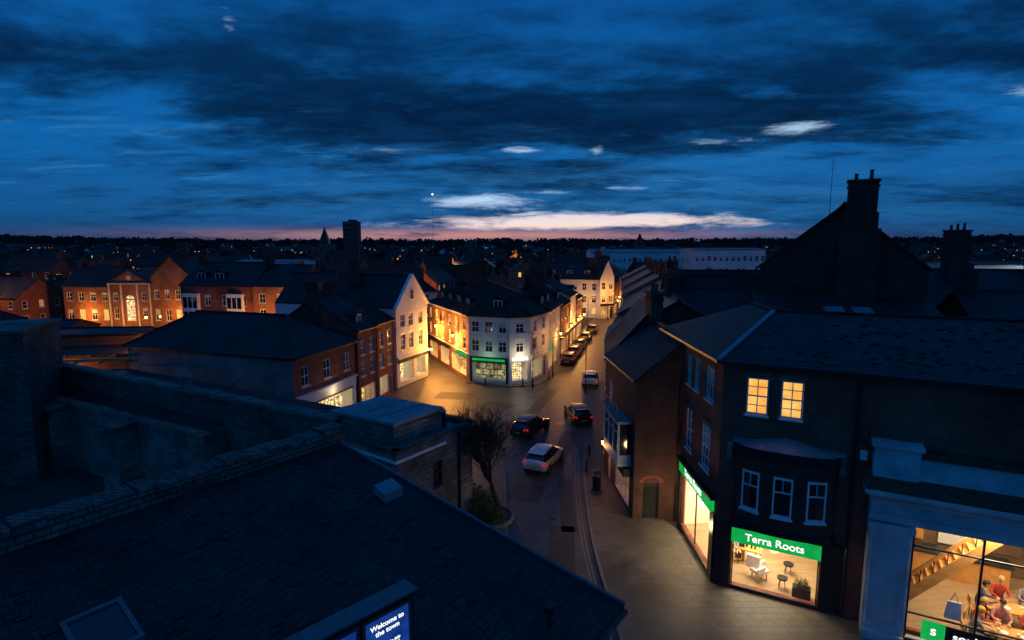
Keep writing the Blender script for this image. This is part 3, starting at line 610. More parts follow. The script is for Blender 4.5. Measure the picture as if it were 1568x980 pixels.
for u in(3.1,3.9,4.7,5.5,6.4): Fc.bar(b,'balcony_rail',METAL,u,u+.04,5.75,6.5,.8,.84)
Fc.bar(b,'balcony_rail',METAL,3.1,6.44,6.5,6.55,.795,.845)
for k in range(5):
    a=math.pi*k/5;a2=math.pi*(k+1)/5; Q=lambda r,an,d:Fd.P(1.025-math.cos(an)*r,2.35+math.sin(an)*r*.6,d)
    b.hexa('door_arch',BRICK,[Q(.5,a,.03),Q(.75,a,.03),Q(.75,a,.003),Q(.5,a,.003)],[Q(.5,a2,.03),Q(.75,a2,.03),Q(.75,a2,.003),Q(.5,a2,.003)])
q=Fd.P(2.42,0,.1); b.cyl('downpipe',BLACKP,V((q.x,q.y,.1)),V((q.x,q.y,8.2)),.05,.05,8)
gable(b,[p[1],p[2],(12.5,31.2),(12.8,38.5)],8.4,2.3,.15,0,SLATE,BRICKD); gable(b,[p[0],(6.55,38.6),(12.8,38.6),p[4]],8.2,3.4,.15,0,SLATE,BRICKD); chimney(b,9.7,38.6,9.5,12.6,1.6,.8,1.57,3,BRICKD,True)
r=b.finish(); wall_lantern(Fc,2.6,3.1,60)
# ---------------------------------------------------------------- main brick corner building
P0=(9.5,25.0); P1=(9.5+.883*17,25-.469*17)
b=Bld('brick_corner_building',(14,26,0))
FL=facade(b,(9.5,30.6),P0,0,10.9,[(.4,1.15,8.5,10.1,'win',(2,2)),(1.6,2.35,8.5,10.1,'win',(2,2)),(3.4,4.5,8.5,10.1,'win',(3,2)),(.6,1.7,5.0,7.2,'win',(2,4)),(3.1,4.4,5.0,7.2,'win',(3,4)),(.4,5.0,.4,3.3,'open')],BRICK)
FR=facade(b,P0,P1,0,10.9,[(1.0,1.9,8.5,10.15,'lit',(2,4)),(2.38,3.25,8.5,10.15,'lit',(2,4)),(.75,4.3,.3,2.4,'open'),(7.3,16.9,.3,5.1,'open')],BRICK)
for F_,u0,u1,zt in((FR,.06,.7,3.2),(FR,4.36,5.1,3.2),(FL,5.06,5.55,3.5),(FL,.03,.35,3.5)): F_.bar(b,'shop_pilasters',BLACKP,u0,u1,.0,zt,.005,.12)
FR.bar(b,'stall_riser',BLACKP,.7,4.36,0,.3,.005,.1); FL.bar(b,'stall_riser',BLACKP,.35,5.06,0,.4,.005,.1)
FR.bar(b,'shop_sign',GREEN,.72,4.34,2.45,3.12,.004,.16); FL.bar(b,'shop_sign',GREEN,.2,5.3,3.45,4.1,.004,.16)
FR.bar(b,'sign_hood',BLACKP,.6,5.1,3.2,3.32,.005,.3); FL.bar(b,'sign_hood',BLACKP,.05,5.5,4.12,4.24,.005,.3)
b.poly('shop_glass',PANE,[FR.P(.75,.3,-.03),FR.P(4.3,.3,-.03),FR.P(4.3,2.4,-.03),FR.P(.75,2.4,-.03)]); b.poly('shop_glass',PANE,[FL.P(.4,.4,-.03),FL.P(5,.4,-.03),FL.P(5,3.3,-.03),FL.P(.4,3.3,-.03)])
for F_,us_,z0,z1 in((FR,(.77,4.24),.302,2.398),(FL,(.42,2.6,4.93),.402,3.298)):
    for u in us_: F_.bar(b,'shop_mullions',BLACKP,u,u+.05,z0,z1,-.1,-.035)
FR.bar(b,'dentil_course',BRICK,0,17,10.6,10.75,.005,.08)
for i in range(60): FR.bar(b,'dentils',BRICK,.05+i*.28,.19+i*.28,10.45,10.6,.005,.07)
FL.bar(b,'dentil_course',BRICK,0,5.6,10.6,10.75,.005,.08)
FR.bar(b,'floor_band',BRICKD,5.2,17,7.9,8.02,.005,.06)
for F_,us_ in((FR,((.85,2.05),(2.23,3.4))),(FL,((.3,1.25),(1.5,2.45),(3.3,4.6)))):
    for u0,u1 in us_: F_.bar(b,'brick_arches',BRICKO,u0,u1,10.36,10.44,.026,.04)
hp=V((14.2,30.6,12.35)); hq=V((29,24.4,12.35)); hr=V((14.6,34.5,12.35))
ea=V((9.15,24.75,10.85)); eb=V((25.2,16.3,10.85)); ec=V((9.15,34.6,10.85))
b.slab('roof',SLATE,[ea,eb,hq,hp],.15); b.slab('roof',SLATE,[ec,ea,hp,hr],.15); b.slab('roof',SLATE,[hp,hq,V((32,31,10.8)),V((19,36,10.8))],.15); b.slab('roof',SLATE,[hp,V((19,36,10.8)),hr],.15)
b.beam('hip_lead',LEAD,ea+V((0,0,.05)),hp+V((0,0,.05)),.22,.08); b.beam('ridge_tiles',TILE,hp+V((0,0,.05)),hq+V((0,0,.05)),.2,.08); b.beam('ridge_tiles',SLATE,hp+V((0,0,.05)),hr+V((0,0,.05)),.2,.1)
for i in range(170):
    s_=random.uniform(.03,.97); t=random.uniform(.04,.96); lo=ea.lerp(eb,s_); hi=hp.lerp(hq,s_); q=lo.lerp(hi,t); d1=(eb-ea).normalized()*.13; d2=(hi-lo).normalized()*.1; nn=d1.cross(d2).normalized(); nn=nn if nn.z>0 else -nn; hh=random.uniform(.012,.03)
    b.hexa('proud_slates',SLATE,[q-d1-d2+nn*.002,q+d1-d2+nn*.002,q+d1+d2+nn*.002,q-d1+d2+nn*.002],[q-d1-d2+nn*hh,q+d1-d2+nn*hh,q+d1+d2+nn*.006,q-d1+d2+nn*.006])
b.beam('gutters',BLACKP,ea-V((0,0,.06)),eb-V((0,0,.06)),.14,.13); b.beam('gutters',BLACKP,ec-V((0,0,.06)),ea-V((0,0,.06)),.14,.13)
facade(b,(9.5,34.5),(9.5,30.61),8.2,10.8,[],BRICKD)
bw=[]; n=8; cu,hw,dp=2.72,2.0,.85
for i in range(n+1):
    a=math.pi*i/n; bw.append((cu-math.cos(a)*hw, .05+ (math.sin(a)**.6)*dp))
for i in range(n):
    (u0,d0),(u1,d1)=bw[i],bw[i+1]; S=lambda u,z,d:FR.P(u,z,d)
    fA=FR.P(u0,0,d0);fB=FR.P(u1,0,d1); G=Face((fA.x,fA.y),(fB.x,fB.y)); 
    for z0,z1,m,pj in((3.5,3.75,BLACKP,.1),(3.75,4.4,BRICKD,0),(4.4,6.2,BRICKD,-.01),(6.2,6.9,BRICKD,0),(6.9,7.1,BLACKP,.18),(7.1,7.25,BLACKP,.1)):
        G.bar(b,'bow_window_panels',m,0,G.L,z0,z1-.002,-.05,pj)
    b.poly('bow_roof',LEAD,[FR.P(cu,7.65,.02),S(u0,7.25,d0+.12 if i else d0),S(u1,7.25,d1+.12 if i<n-1 else d1)]); b.poly('bow_soffit',BLACKP,[FR.P(cu,3.5,.02),S(u1,3.5,d1),S(u0,3.5,d0)])
for uc,dd,ang in((1.45,.72,.38),(2.72,.93,0),(3.98,.72,-.38)):
    c=FR.P(uc,0,dd+.02); tt=Matrix.Rotation(-ang,3,'Z')@FR.t; A_=c-tt*.38; B_=c+tt*.38; G=Face((A_.x,A_.y),(B_.x,B_.y))
    G.bar(b,'bow_sash_glass',GLASS,.06,.70,4.5,6.1,-.05,.02)
    for a_,c_,z0,z1 in((0,.07,4.42,6.18),(.69,.76,4.42,6.18),(.07,.69,4.42,4.52),(.07,.69,6.08,6.18),(.07,.69,5.5,5.56),(.36,.39,5.56,6.08)): G.bar(b,'bow_sash_frames',WHITE,a_,c_,z0,z1,0,.06)
    G.bar(b,'bow_sash_frames',WHITE,-.06,.82,4.33,4.415,0,.12)
FR.bar(b,'flat_lead_roof',LEAD,.6,4.95,7.3,7.36,.01,.55); FR.bar(b,'bracket',STONE,4.75,5.0,6.4,7.2,.01,.35); FR.bar(b,'bracket',STONE,.35,.6,6.4,7.2,.01,.35)
q=FR.P(5.25,0,.12); b.cyl('downpipe',BLACKP,V((q.x,q.y,.1)),V((q.x,q.y,10.7)),.06,.06,8)
FR.bar(b,'alarm_box',WHITE,5.45,5.7,7.2,7.6,.005,.1)
fl=[FL.P(0.1,.14,-.2),FL.P(5.5,.14,-.2),FR.P(.25,.14,-.2),FR.P(5.0,.14,-.2),V((16.6,27.2,.14)),V((13.5,31,.14))]
b.poly('shop_floor',FLOORW,fl); b.poly('shop_ceiling',INW,[V((q.x,q.y,3.4)) for q in fl[::-1]])
for a_,c_ in((3,4),(4,5),(5,0)):
    b.poly('shop_back_walls',INW,[V((fl[a_].x,fl[a_].y,.14)),V((fl[c_].x,fl[c_].y,.14)),V((fl[c_].x,fl[c_].y,3.4)),V((fl[a_].x,fl[a_].y,3.4))])
b.poly('green_display',GREEN,[FL.P(3.6,.5,-.9),FL.P(4.8,.5,-.7),FL.P(4.8,2.2,-.7),FL.P(3.6,2.2,-.9)])
root=b.finish()
text(root,"Terra Roots",FR.P(2.5,2.78,.18),FR.t,FR.n,.48,LETTER); text(root,"Terra Roots",FL.P(2.6,3.77,.18),FL.t,FL.n,.55,LETTER)
light('shop_ceiling_light',(12.3,25.9,3.3),300,(1,.80,.50),.4,root,'AREA',2.2); light('shop_ceiling_light',(11.3,28.6,3.3),300,(1,.80,.50),.4,root,'AREA',1.8)
light('window_spill_fill',FR.P(2.5,2.2,.5),60,(1,.68,.32),.25,root); light('window_spill_fill',FL.P(1.6,2.2,.7),80,(1,.66,.30),.25,root); light('window_spill_fill',FL.P(4.2,2.2,.7),90,(1,.66,.30),.25,root)  # unseen fill lights added outside the panes to mimic window spill
# lower rear wing with roof windows
b=Bld('brick_house',(20,40,0)); p=[(16.5,37.4),(27,34.5),(29,40),(18,42.5)]
for i in range(4): facade(b,p[i],p[(i+1)%4],0,10.9,[],BRICKD)
zz_=lambda q,z:V((q[0],q[1],z))
b.slab('roof',SLATE,[zz_(p[0],11.0),zz_(p[1],11.0),zz_(p[2],12.4),zz_(p[3],12.4)],.15)
F=Face(p[0],p[1])
for u in(4.2,5.9): b.hexa('roof_windows',LEAD,[F.P(u,11.26,-1.0),F.P(u+1.15,11.26,-1.0),F.P(u+1.15,11.62,-2.3),F.P(u,11.62,-2.3)],[F.P(u,11.40,-1.0),F.P(u+1.15,11.40,-1.0),F.P(u+1.15,11.76,-2.3),F.P(u,11.76,-2.3)])
b.finish()
def F3p(u,d,z=.14): return FR.P(u,z,-d)
b=Bld('lounge_chair',F3p(1.9,1.3)); c=F3p(1.9,1.3)
b.box('seat',WHITE,c+V((0,0,.42)),(.62,.6,.14),.5); b.box('backrest',WHITE,c+V((-.22,.2,.75)),(.16,.6,.62),.9); b.box('arms',WHITE,c+V((.2,.28,.6)),(.5,.1,.2),.5); b.box('arms',WHITE,c+V((-.05,-.3,.6)),(.5,.1,.2),.5)
for x,y in((-.25,-.22),(.25,-.22),(.25,.22),(-.25,.22)): b.cyl('legs',WOOD,c+V((x,y,0)),c+V((x,y,.36)),.025,.025,6)
b.finish()
for (u,d) in((2.9,1.0),(3.1,2.4)):
    c=F3p(u,d); b=Bld('stool',c); b.cyl('seat',BLACKP,c+V((0,0,.44)),c+V((0,0,.52)),.22,.24,14)
    for k in range(4):
        a=k*1.57+.4; b.cyl('legs',METAL,c+V((.2*math.cos(a),.2*math.sin(a),0)),c+V((.1*math.cos(a),.1*math.sin(a),.44)),.018,.018,6)
    b.finish()
c=F3p(3.7,.6); b=Bld('planter_box',c); b.box('box',DARKW,c+V((0,0,.25)),(.75,.42,.5),-.49); b.box('soil',SOIL,c+V((0,0,.502)),(.66,.33,.01),-.49)
for i in range(180):
    q=c+V((random.uniform(-.3,.3),random.uniform(-.17,.17),.5+random.uniform(0,.28))); a=V((random.gauss(0,.5),random.gauss(0,.5),1)).normalized(); s_=a.orthogonal().normalized()*.03
    b.poly('leaves',LEAF,[q-s_,q+s_,q+a*.16])
b.finish()
c=F3p(1.25,2.6); b=Bld('display_table',c); b.box('top',WOOD,c+V((0,0,.72)),(1.3,.6,.05),-.49)
for x,y in((-.55,-.2),(.55,-.2),(.5,.22),(-.5,.22)): b.cyl('legs',BLACKP,c+V((x,y,0)),c+V((x,y,.7)),.025,.025,6)
for i in range(7): 
    q=c+V((-.5+i*.16,random.uniform(-.1,.1)-(-.5+i*.16)*.5,.745)); b.cyl('pots',random.choice([POT,WHITE,BLACKP]),q,q+V((0,0,.2)),.05,.06,8)
b.finish()
for k,(bx,by) in enumerate(((10.9,26.9),(13.4,29.9),(15.4,28.3))):
    b=Bld('bookshelf',(bx,by,.14)); rz=(0,.5,-.85)[k]; R_=Matrix.Rotation(rz,3,'Z'); c=V((bx,by,.14))
    for z in(.1,.7,1.3,1.9): b.box('shelves',BLACKP if k else WOOD,c+V((0,0,z)),(1.5,.4,.05),rz)
    for x in(-.76,.76): b.box('sides',BLACKP if k else WOOD,c+R_@V((x,0,1)),(.04,.4,2.0),rz)
    for j in range(3):
        for i in range(8):
            hh=random.uniform(.15,.42); b.box('goods',random.choice([WHITE,POT,GREYP,BLACKP,LEAF,BRICKO]),c+R_@V((-.62+i*.175,0,.125+.6*j+hh/2)),(random.uniform(.08,.15),.25,hh),rz)
    b.finish()
# ---------------------------------------------------------------- classical shopfront
b=Bld('classical_shopfront',(18,20,0)); D=.9
o1=FR.P(5.9,0,D);o2=FR.P(17,0,D); S=Face((o1.x,o1.y),(o2.x,o2.y)); SL=S.L
facade(b,(o1.x,o1.y),(o2.x,o2.y),0,6.2,[(1.45,11.0,.5,5.1,'open')],GREYP)
b.poly('return_wall',GREYP,[FR.P(5.9,0,0),FR.P(5.9,0,D),FR.P(5.9,6.2,D),FR.P(5.9,6.2,0)])
S.bar(b,'pilaster',GREYP,.1,1.35,0,4.7,.005,.14); S.bar(b,'pilaster_base',GREYP,.02,1.43,0,.5,.142,.24)
for u in(.25,1.12): S.bar(b,'pilaster_panel',GREYP,u,u+.08,.7,4.4,.143,.17)
S.bar(b,'pilaster_panel',GREYP,.33,1.12,4.32,4.4,.143,.17)
S.bar(b,'capital',GREYP,.0,1.42,4.703,4.85,.005,.22); S.bar(b,'capital',GREYP,-.05,1.5,4.853,5.1,.005,.28)
S.bar(b,'architrave',GREYP,-.05,SL,5.2,5.45,.005,.2); S.bar(b,'frieze_moulding',GREYP,-.08,SL,6.0,6.12,.005,.25)
S.bar(b,'cornice',GREYP,-.15,SL,6.2,6.36,-.4,.4); S.bar(b,'cornice',GREYP,-.3,SL,6.363,6.55,-.4,.62)
b.hexa('cornice_top',MOSS,[S.P(-.3,6.553,.62),S.P(SL,6.553,.62),S.P(SL,6.553,-.9),S.P(-.3,6.553,-.9)],[S.P(-.3,6.6,.6),S.P(SL,6.6,.6),S.P(SL,7.0,-.9),S.P(-.3,7.0,-.9)])
S.bar(b,'blocking_course',GREYP,.0,SL,6.7,7.75,-.85,-.35); S.bar(b,'blocking_cap',MOSS,-.08,SL,7.753,7.86,-.86,-.25)
S.bar(b,'end_block',GREYP,-.02,1.5,6.65,8.05,-.87,-.22); S.bar(b,'end_block_cap',GREYP,-.12,1.6,8.053,8.2,-.88,-.1)
c=S.P(.75,7.3,-.215); b.cyl('rosette',GREYP,c,c+S.n*.06,.28,.24,20); b.cyl('rosette',GREYP,c+S.n*.06,c+S.n*.1,.12,.08,14)
for u in(1.45,3.6,5.9,8.3,10.93): S.bar(b,'window_mullions',BLACKP,u,u+.07,.502,5.098,-.12,-.04)
for z in(1.5,4.3): S.bar(b,'window_transoms',BLACKP,1.52,10.93,z,z+.06,-.115,-.045)
S.bar(b,'stall_riser',BLACKP,1.45,11,.0,.5,.006,.08)
b.poly('window_glass',PANE,[S.P(1.5,.5,-.08),S.P(11,.5,-.08),S.P(11,5.1,-.08),S.P(1.5,5.1,-.08)])
fl=[S.P(1.2,.1,-.2),S.P(11,.1,-.2),S.P(11,.1,-8),S.P(1.2,.1,-8)]
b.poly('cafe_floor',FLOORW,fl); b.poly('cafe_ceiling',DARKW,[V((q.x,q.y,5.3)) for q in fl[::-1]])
up=lambda q,z:V((q.x,q.y,z))
b.poly('cafe_walls',INB,[fl[3],fl[2],up(fl[2],2.9),up(fl[3],2.9)]); b.poly('cafe_walls',INW,[up(fl[3],2.9),up(fl[2],2.9),up(fl[2],5.3),up(fl[3],5.3)])
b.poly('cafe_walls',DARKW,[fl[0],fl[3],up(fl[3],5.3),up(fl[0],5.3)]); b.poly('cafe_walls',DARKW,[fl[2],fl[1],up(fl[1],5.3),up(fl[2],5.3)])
for i in range(5): S.bar(b,'wall_panels',[WOOD,WHITE,INB,WHITE,WOOD][i],1.8+i*1.9,3.1+i*1.9,1.2,2.6,-7.99,-7.9)
S.bar(b,'serving_counter',WOOD,2.2,6.2,.1,1.25,-7.2,-6.4); S.bar(b,'counter_top',BLACKP,2.1,6.3,1.253,1.32,-7.3,-6.3)
for i,u in enumerate((1.8,3.8,5.9,8.0)):
    S.bar(b,'strip_lights',LAMPW,u,u+1.5,4.9,4.96,-.9-.9*(i%2),-.8-.9*(i%2))
for i in range(8):
    q=S.P(2.3+i*1.1,3.6,-4-1.2*(i%2)); b.cyl('pendant_shades',BLACKP,q+V((0,0,.2)),q,.05,.2,12,False); b.cyl('pendant_bulbs',LAMPW,q+V((0,0,.0)),q+V((0,0,.08)),.06,.06,8); b.beam('pendant_cords',BLACKP,q+V((0,0,.2)),q+V((0,0,1.7)),.015,.015)
a_=S.P(1.7,1.1,-2.0); c_=S.P(4.7,4.6,-2.0); b.beam('stair_stringer',WOOD,a_,c_,.1,.38); b.beam('stair_stringer',WOOD,a_-S.n*1.0,c_-S.n*1.0,.1,.38); b.beam('stair_rail',WOOD,a_+V((0,0,.95)),c_+V((0,0,.95)),.08,.1)
for i in range(15):
    t=i/14; q=a_.lerp(c_,t)-S.n*.5; b.hexa('stair_treads',WOOD,*[[q+S.t*x-S.n*y+V((0,0,z)) for x,y in((-.13,-.45),(.13,-.45),(.13,.45),(-.13,.45))] for z in(-.02,.02)])
    if i%2==0: q=a_.lerp(c_,t); b.beam('stair_balusters',BLACKP,q,q+V((0,0,.9)),.03,.03)
root=b.finish()
light('cafe_light',S.P(4.5,4.8,-2.2),360,(1,.74,.42),.3,root,'AREA',2.5); light('cafe_light',S.P(8.5,4.8,-3),330,(1,.74,.42),.3,root,'AREA',3); light('cafe_light',S.P(4,4.7,-6),170,(1,.7,.4),.3,root,'AREA',2)
b=Bld('shop_window_sign',S.P(3.2,1.1,-.02)); S.bar(b,'board',BLACKP,2.35,5.0,.52,1.35,-.035,-.01); S.bar(b,'green_square',GREEN,2.0,2.75,.62,1.4,-.009,.03); r=b.finish()
text(r,"soul fresh",S.P(3.9,.98,0),S.t,S.n,.46,LETTER,.008); text(r,"s",S.P(2.38,1.05,.035),S.t,S.n,.55,LETTER,.008)
c=S.P(3.0,2.0,-.35); b=Bld('tote_bag',c); b.hexa('bag',WHITE,[c+S.t*x+S.n*y+V((0,0,-.45)) for x,y in((-.27,.08),(.25,.08),(.25,-.08),(-.27,-.08))],[c+S.t*x+S.n*y+V((0,0,.25)) for x,y in((-.2,.03),(.22,.03),(.22,-.03),(-.2,-.03))])
for x in(-.12,.12): b.beam('handles',CREAM,c+S.t*x+V((0,0,.25)),c+V((0,0,.65)),.03,.02)
r=b.finish(); light('display_spotlight',S.P(3.2,4.2,-.25),26,(1,.85,.6),.08,root)
SKIN=m_plain('skin',(.50,.30,.20),.55,.08,5,.001)
def cloth(n,c): return m_plain(n,c,.85,.2,6,.004)
HAIRS=[m_plain('blond_hair',(.55,.36,.12),.6,.3,20,.004),m_plain('dark_hair',(.03,.02,.015),.5,.3,20,.004),m_plain('orange_beanie',(.75,.38,.04),.9,.2,20,.004)]
CL=[cloth('red_jumper',(.42,.06,.04)),cloth('grey_coat',(.22,.22,.25)),cloth('pink_top',(.55,.25,.22)),cloth('navy_top',(.04,.06,.16))]
TR=cloth('dark_trousers',(.03,.035,.06)); SHOE=cloth('shoes',(.02,.02,.02))
import bmesh
def person(loc,head,ci,hi,sc=1.15,lean=0.0,nod=.2):
    J=[];E=[];Rr=[]
    def j(p,r,par=None):
        J.append(p);Rr.append(r)
        if par is not None: E.append((par,len(J)-1))
        return len(J)-1
    pe=j((0,0,.55),.145); w=j((.03+lean*.3,0,.74),.125,pe); ch=j((.09+lean,0,.98),.15,w); nk=j((.13+lean,0,1.15),.055,ch); hd=j((.16+lean,0,1.25),.06,nk)
    for s_ in(-1,1):
        sh=j((.09+lean,s_*.18,1.04),.07,ch); el=j((.24+lean,s_*.25,.82),.045,sh); wr=j((.45+lean,s_*.14,.83),.028,el); pa=j((.52+lean,s_*.12,.825),.03,wr)
        for k in range(4):
            y=s_*.12+(k-1.5)*.019; l=(.07,.085,.08,.06)[k]; a=j((.55+lean,y,.828),.009,pa); m_=j((.55+lean+l*.5,y,.832),.009,a); j((.55+lean+l,y,.815),.007,m_)
        th=j((.52+lean,s_*.12-s_*.04,.83),.011,pa); j((.56+lean,s_*.12-s_*.06,.825),.009,th)
        hp=j((.04,s_*.1,.54),.1,pe); kn=j((.46,s_*.13,.56),.065,hp); an=j((.44,s_*.13,.1),.04,kn); j((.6,s_*.14,.05),.035,an)
    me=bpy.data.meshes.new('body'); me.from_pydata(J,E,[]); o=bpy.data.objects.new('body',me); scene.collection.objects.link(o)
    md=o.modifiers.new('s','SKIN'); 
    for i,v in enumerate(me.skin_vertices[0].data): v.radius=(Rr[i],Rr[i]); v.use_root=(i==0)
    ms=o.modifiers.new('ss','SUBSURF'); ms.levels=1; ms.render_levels=1
    bpy.context.view_layer.update(); dg=bpy.context.evaluated_depsgraph_get(); nm=bpy.data.meshes.new_from_object(o.evaluated_get(dg)); o.modifiers.clear(); o.data=nm
    nm.materials.clear()
    for m in(CL[ci],TR,SKIN,SHOE): nm.materials.append(m)
    for f in nm.polygons:
        c=f.center; k=0
        if c.x>.5+lean and .78<c.z<.9 : k=2
        elif c.z<.13: k=3
        elif c.z<.60: k=1
        elif c.z>1.15: k=2
        f.material_index=k; f.use_smooth=True
    e_=bpy.data.objects.new('seated_person',None); scene.collection.objects.link(e_); e_.location=loc; e_.rotation_euler=(0,0,head); e_.scale=(sc,)*3; o.parent=e_
    bm=bmesh.new(); bmesh.ops.create_icosphere(bm,subdivisions=3,radius=1)
    for v in bm.verts:
        x,y,z=v.co; jaw=1-.28*max(0,-z); nose=.16*math.exp(-((y/.16)**2+((z+.1)/.2)**2)) if x>.7 else 0; eye=-.05*math.exp(-(((abs(y)-.38)/.18)**2+((z-.08)/.14)**2)) if x>.6 else 0
        mouth=.05*math.exp(-((y/.3)**2+((z+.5)/.1)**2)) if x>.5 else 0; ear=.12*math.exp(-(((x)/.15)**2+((z)/.22)**2)) if abs(y)>.8 else 0
        v.co=V(((x+nose+eye+mouth)*.098*jaw,y*(.078*jaw+ear*.1),z*.122))
    h=bpy.data.meshes.new('head'); bm.to_mesh(h); bm.free(); h.materials.append(SKIN)
    for f in h.polygons: f.use_smooth=True
    ho=bpy.data.objects.new('head',h); scene.collection.objects.link(ho); ho.parent=e_; ho.location=(.18+lean,0,1.34); ho.rotation_euler=(0,nod,0)
    bm=bmesh.new(); bmesh.ops.create_icosphere(bm,subdivisions=3,radius=1)
    dl=[v for v in bm.verts if (v.co.z<.15 and v.co.x>-.1) or v.co.z<-.6]; bmesh.ops.delete(bm,geom=dl,context='VERTS')
    for v in bm.verts: v.co=V((v.co.x*.112-.008,v.co.y*.092,v.co.z*.136+.006))*(1+.05*noise.noise(v.co*6))
    h=bpy.data.meshes.new('hair'); bm.to_mesh(h); bm.free(); h.materials.append(HAIRS[hi]); ho2=bpy.data.objects.new('hair',h); scene.collection.objects.link(ho2); ho2.parent=ho
    for f in h.polygons: f.use_smooth=True
    return e_
hd=math.atan2(S.t.y,S.t.x)
def cafe_table(u,d,w=1.9):
    c=S.P(u,.1,-d); b=Bld('cafe_table',c); b.box('top',WOOD,c+V((0,0,.88)),(w,.85,.06),hd)
    for x,y in((-.8,-.3),(.8,-.3),(.8,.3),(-.8,.3)):
        q=c+S.t*x*w/1.9+S.n*y; b.cyl('legs',BLACKP,q,q+V((0,0,.85)),.03,.03,6)
    for i in range(3):
        q=c+S.t*random.uniform(-.6,.6)+S.n*random.uniform(-.2,.2)+V((0,0,.91)); b.cyl('cups',WHITE,q,q+V((0,0,.11)),.035,.05,10); b.cyl('plates',WHITE,q+S.t*.2,q+S.t*.2+V((0,0,.015)),.11,.13,14)
    b.finish()
cafe_table(5.1,1.3); cafe_table(5.6,3.3); cafe_table(8.2,1.6)
for u,d,h_,ci,hi in((3.75,1.1,hd,1,2),(4.0,2.0,hd-.35,0,0),(4.9,2.35,hd-1.57,2,1),(5.8,2.3,hd-1.5,0,1),(4.4,3.4,hd,3,1),(5.3,4.4,hd-1.57,0,0),(6.2,4.4,hd-1.5,1,1),(6.5,1.2,hd+3.14,2,0)):
    q=S.P(u,.1,-d); person((q.x,q.y,.1),h_,ci,hi,1.25,random.uniform(0,.08))
    b=Bld('cafe_chair',q); b.box('seat',WOOD,q+V((0,0,.48)),(.42,.42,.05),h_); bk=q-V((math.cos(h_),math.sin(h_),0))*.26; b.box('backrest',WOOD,bk+V((0,0,.85)),(.04,.42,.35),h_)
    for x in(-.18,.18):
        for y in(-.18,.18): w_=q+Matrix.Rotation(h_,3,'Z')@V((x,y,0)); b.cyl('legs',BLACKP,w_,w_+V((0,0,.47)),.02,.02,6)
    b.finish()
# ---------------------------------------------------------------- tall gabled house with chimney (right)
b=Bld('tall_gabled_house',(24,48,0)); p=quadf((18.9,43.5),(28.3,38.7),14)
facade(b,p[0],p[1],0,14.3,[],BRICKD)
for i in(1,2,3): facade(b,p[i],p[(i+1)%4],0,14.3,[],BRICKD)
gable(b,p,14.3,4.4,.25,1,SLATE,BRICKD); F=Face(p[0],p[1]); c=F.P(6.3,0,.35); ra=math.atan2(F.t.y,F.t.x)
b.box('chimney_breast',BRICKD,(c.x,c.y,9),(2.5,.9,16),ra); b.box('chimney_shoulder',BRICKD,(c.x,c.y+.02,17.4),(2.1,.9,1.4),ra)
chimney(b,c.x,c.y,17,20.2,1.8,.95,ra,2); 
c2=F.P(4.4,17.6,-.8); b.cyl('aerial_mast',METAL,(c2.x,c2.y,16.8),(c2.x,c2.y,22.0),.03,.015,6)
for k in range(5): b.beam('aerial_elements',METAL,(c2.x-.3,c2.y,21.2+k*.15),(c2.x+.3,c2.y,21.2+k*.15),.015,.015)
b.finish()
for A_,B_,dp,e_,rh,ax in(((13.8,47.5),(20,46.5),9,9.0,2.8,0),((16,58),(27,56),10,9.2,3.2,0),((31.5,37),(46,32),12,9.4,3,0),((20,70),(34,68),10,9.2,3.2,0),((36,56),(52,52),12,10,3.2,0),((31,30),(44,25),7,8.6,2.6,0)):
    b,F,p=rowhouse('brick_house',A_,B_,dp,e_,rh,BRICKD,axis=ax,chim=2 if rh>3 else 1,rm=random.choice([SLATE,TILE]),litp=.04); b.finish()
b,F,p=rowhouse('white_office_block',(58,74),(76,70),10,13.2,.3,STUCCO,storeys=4,nw=8,chim=0,litp=.1); r=b.finish(); light('security_light',F.P(8,12.4,4),400,(.8,.9,1),.2,r)
b=Bld('chimney_house',(47,60,0)); p=quadf((44,62),(52,61),8)
for i in range(4): facade(b,p[i],p[(i+1)%4],0,9,row(8,3,.9,6,1.4) if i==0 else [],BRICKD)
gable(b,p,9,3,.2,0); chimney(b,45.5,58.8,4,17.2,2,1.1,0,3); b.finish()
b,F,p=rowhouse('white_warehouse',(51,160),(71,160),14,14.2,.25,STUCCO,storeys=4,nw=12,chim=0,litp=.0,rm=LEAD); b.finish()
b,F,p=rowhouse('long_white_hall',(32,232),(70,232),14,12.2,1.2,STUCCO,storeys=3,nw=18,chim=0,litp=.0,rm=LEAD); b.finish()
b,F,p=rowhouse('long_white_hall',(-95,195),(-72,195),14,9.5,.6,STUCCO,storeys=2,nw=12,chim=0,litp=.1,rm=LEAD); b.finish()
# left lit Georgian buildings
b,F,p=rowhouse('georgian_brick_house',(-87,110),(-77.6,109.6),10,7.8,3.6,BRICKO,row(9.4,4,1.1,4.9,1.6)+row(9.4,4,1.1,1.2,2,['win','lit','win','lit']),chim=2); r=b.finish(); light('facade_floodlight',F.P(5.5,2.5,2.5),1000,(1,.40,.08),.2,r)
b,F,p=rowhouse('georgian_chapel',(-77.5,109),(-69.4,109),12,8.4,2.4,BRICKO,[(3.2,4.9,1.2,5.2,'dim',(3,5),SHOPW),(.8,1.7,1.5,3.6,'win'),(6.3,7.2,1.5,3.6,'win'),(.8,1.7,5,6.6,'win'),(6.3,7.2,5,6.6,'win')],axis=1,chim=0)
for i in range(8):
    a=math.pi*i/8;a2=math.pi*(i+1)/8; b.poly('arch_window_head',SHOPW,[F.P(4.05,5.2,.01),F.P(4.05+math.cos(a)*.85,5.2+math.sin(a)*.85,.01),F.P(4.05+math.cos(a2)*.85,5.2+math.sin(a2)*.85,.01)])
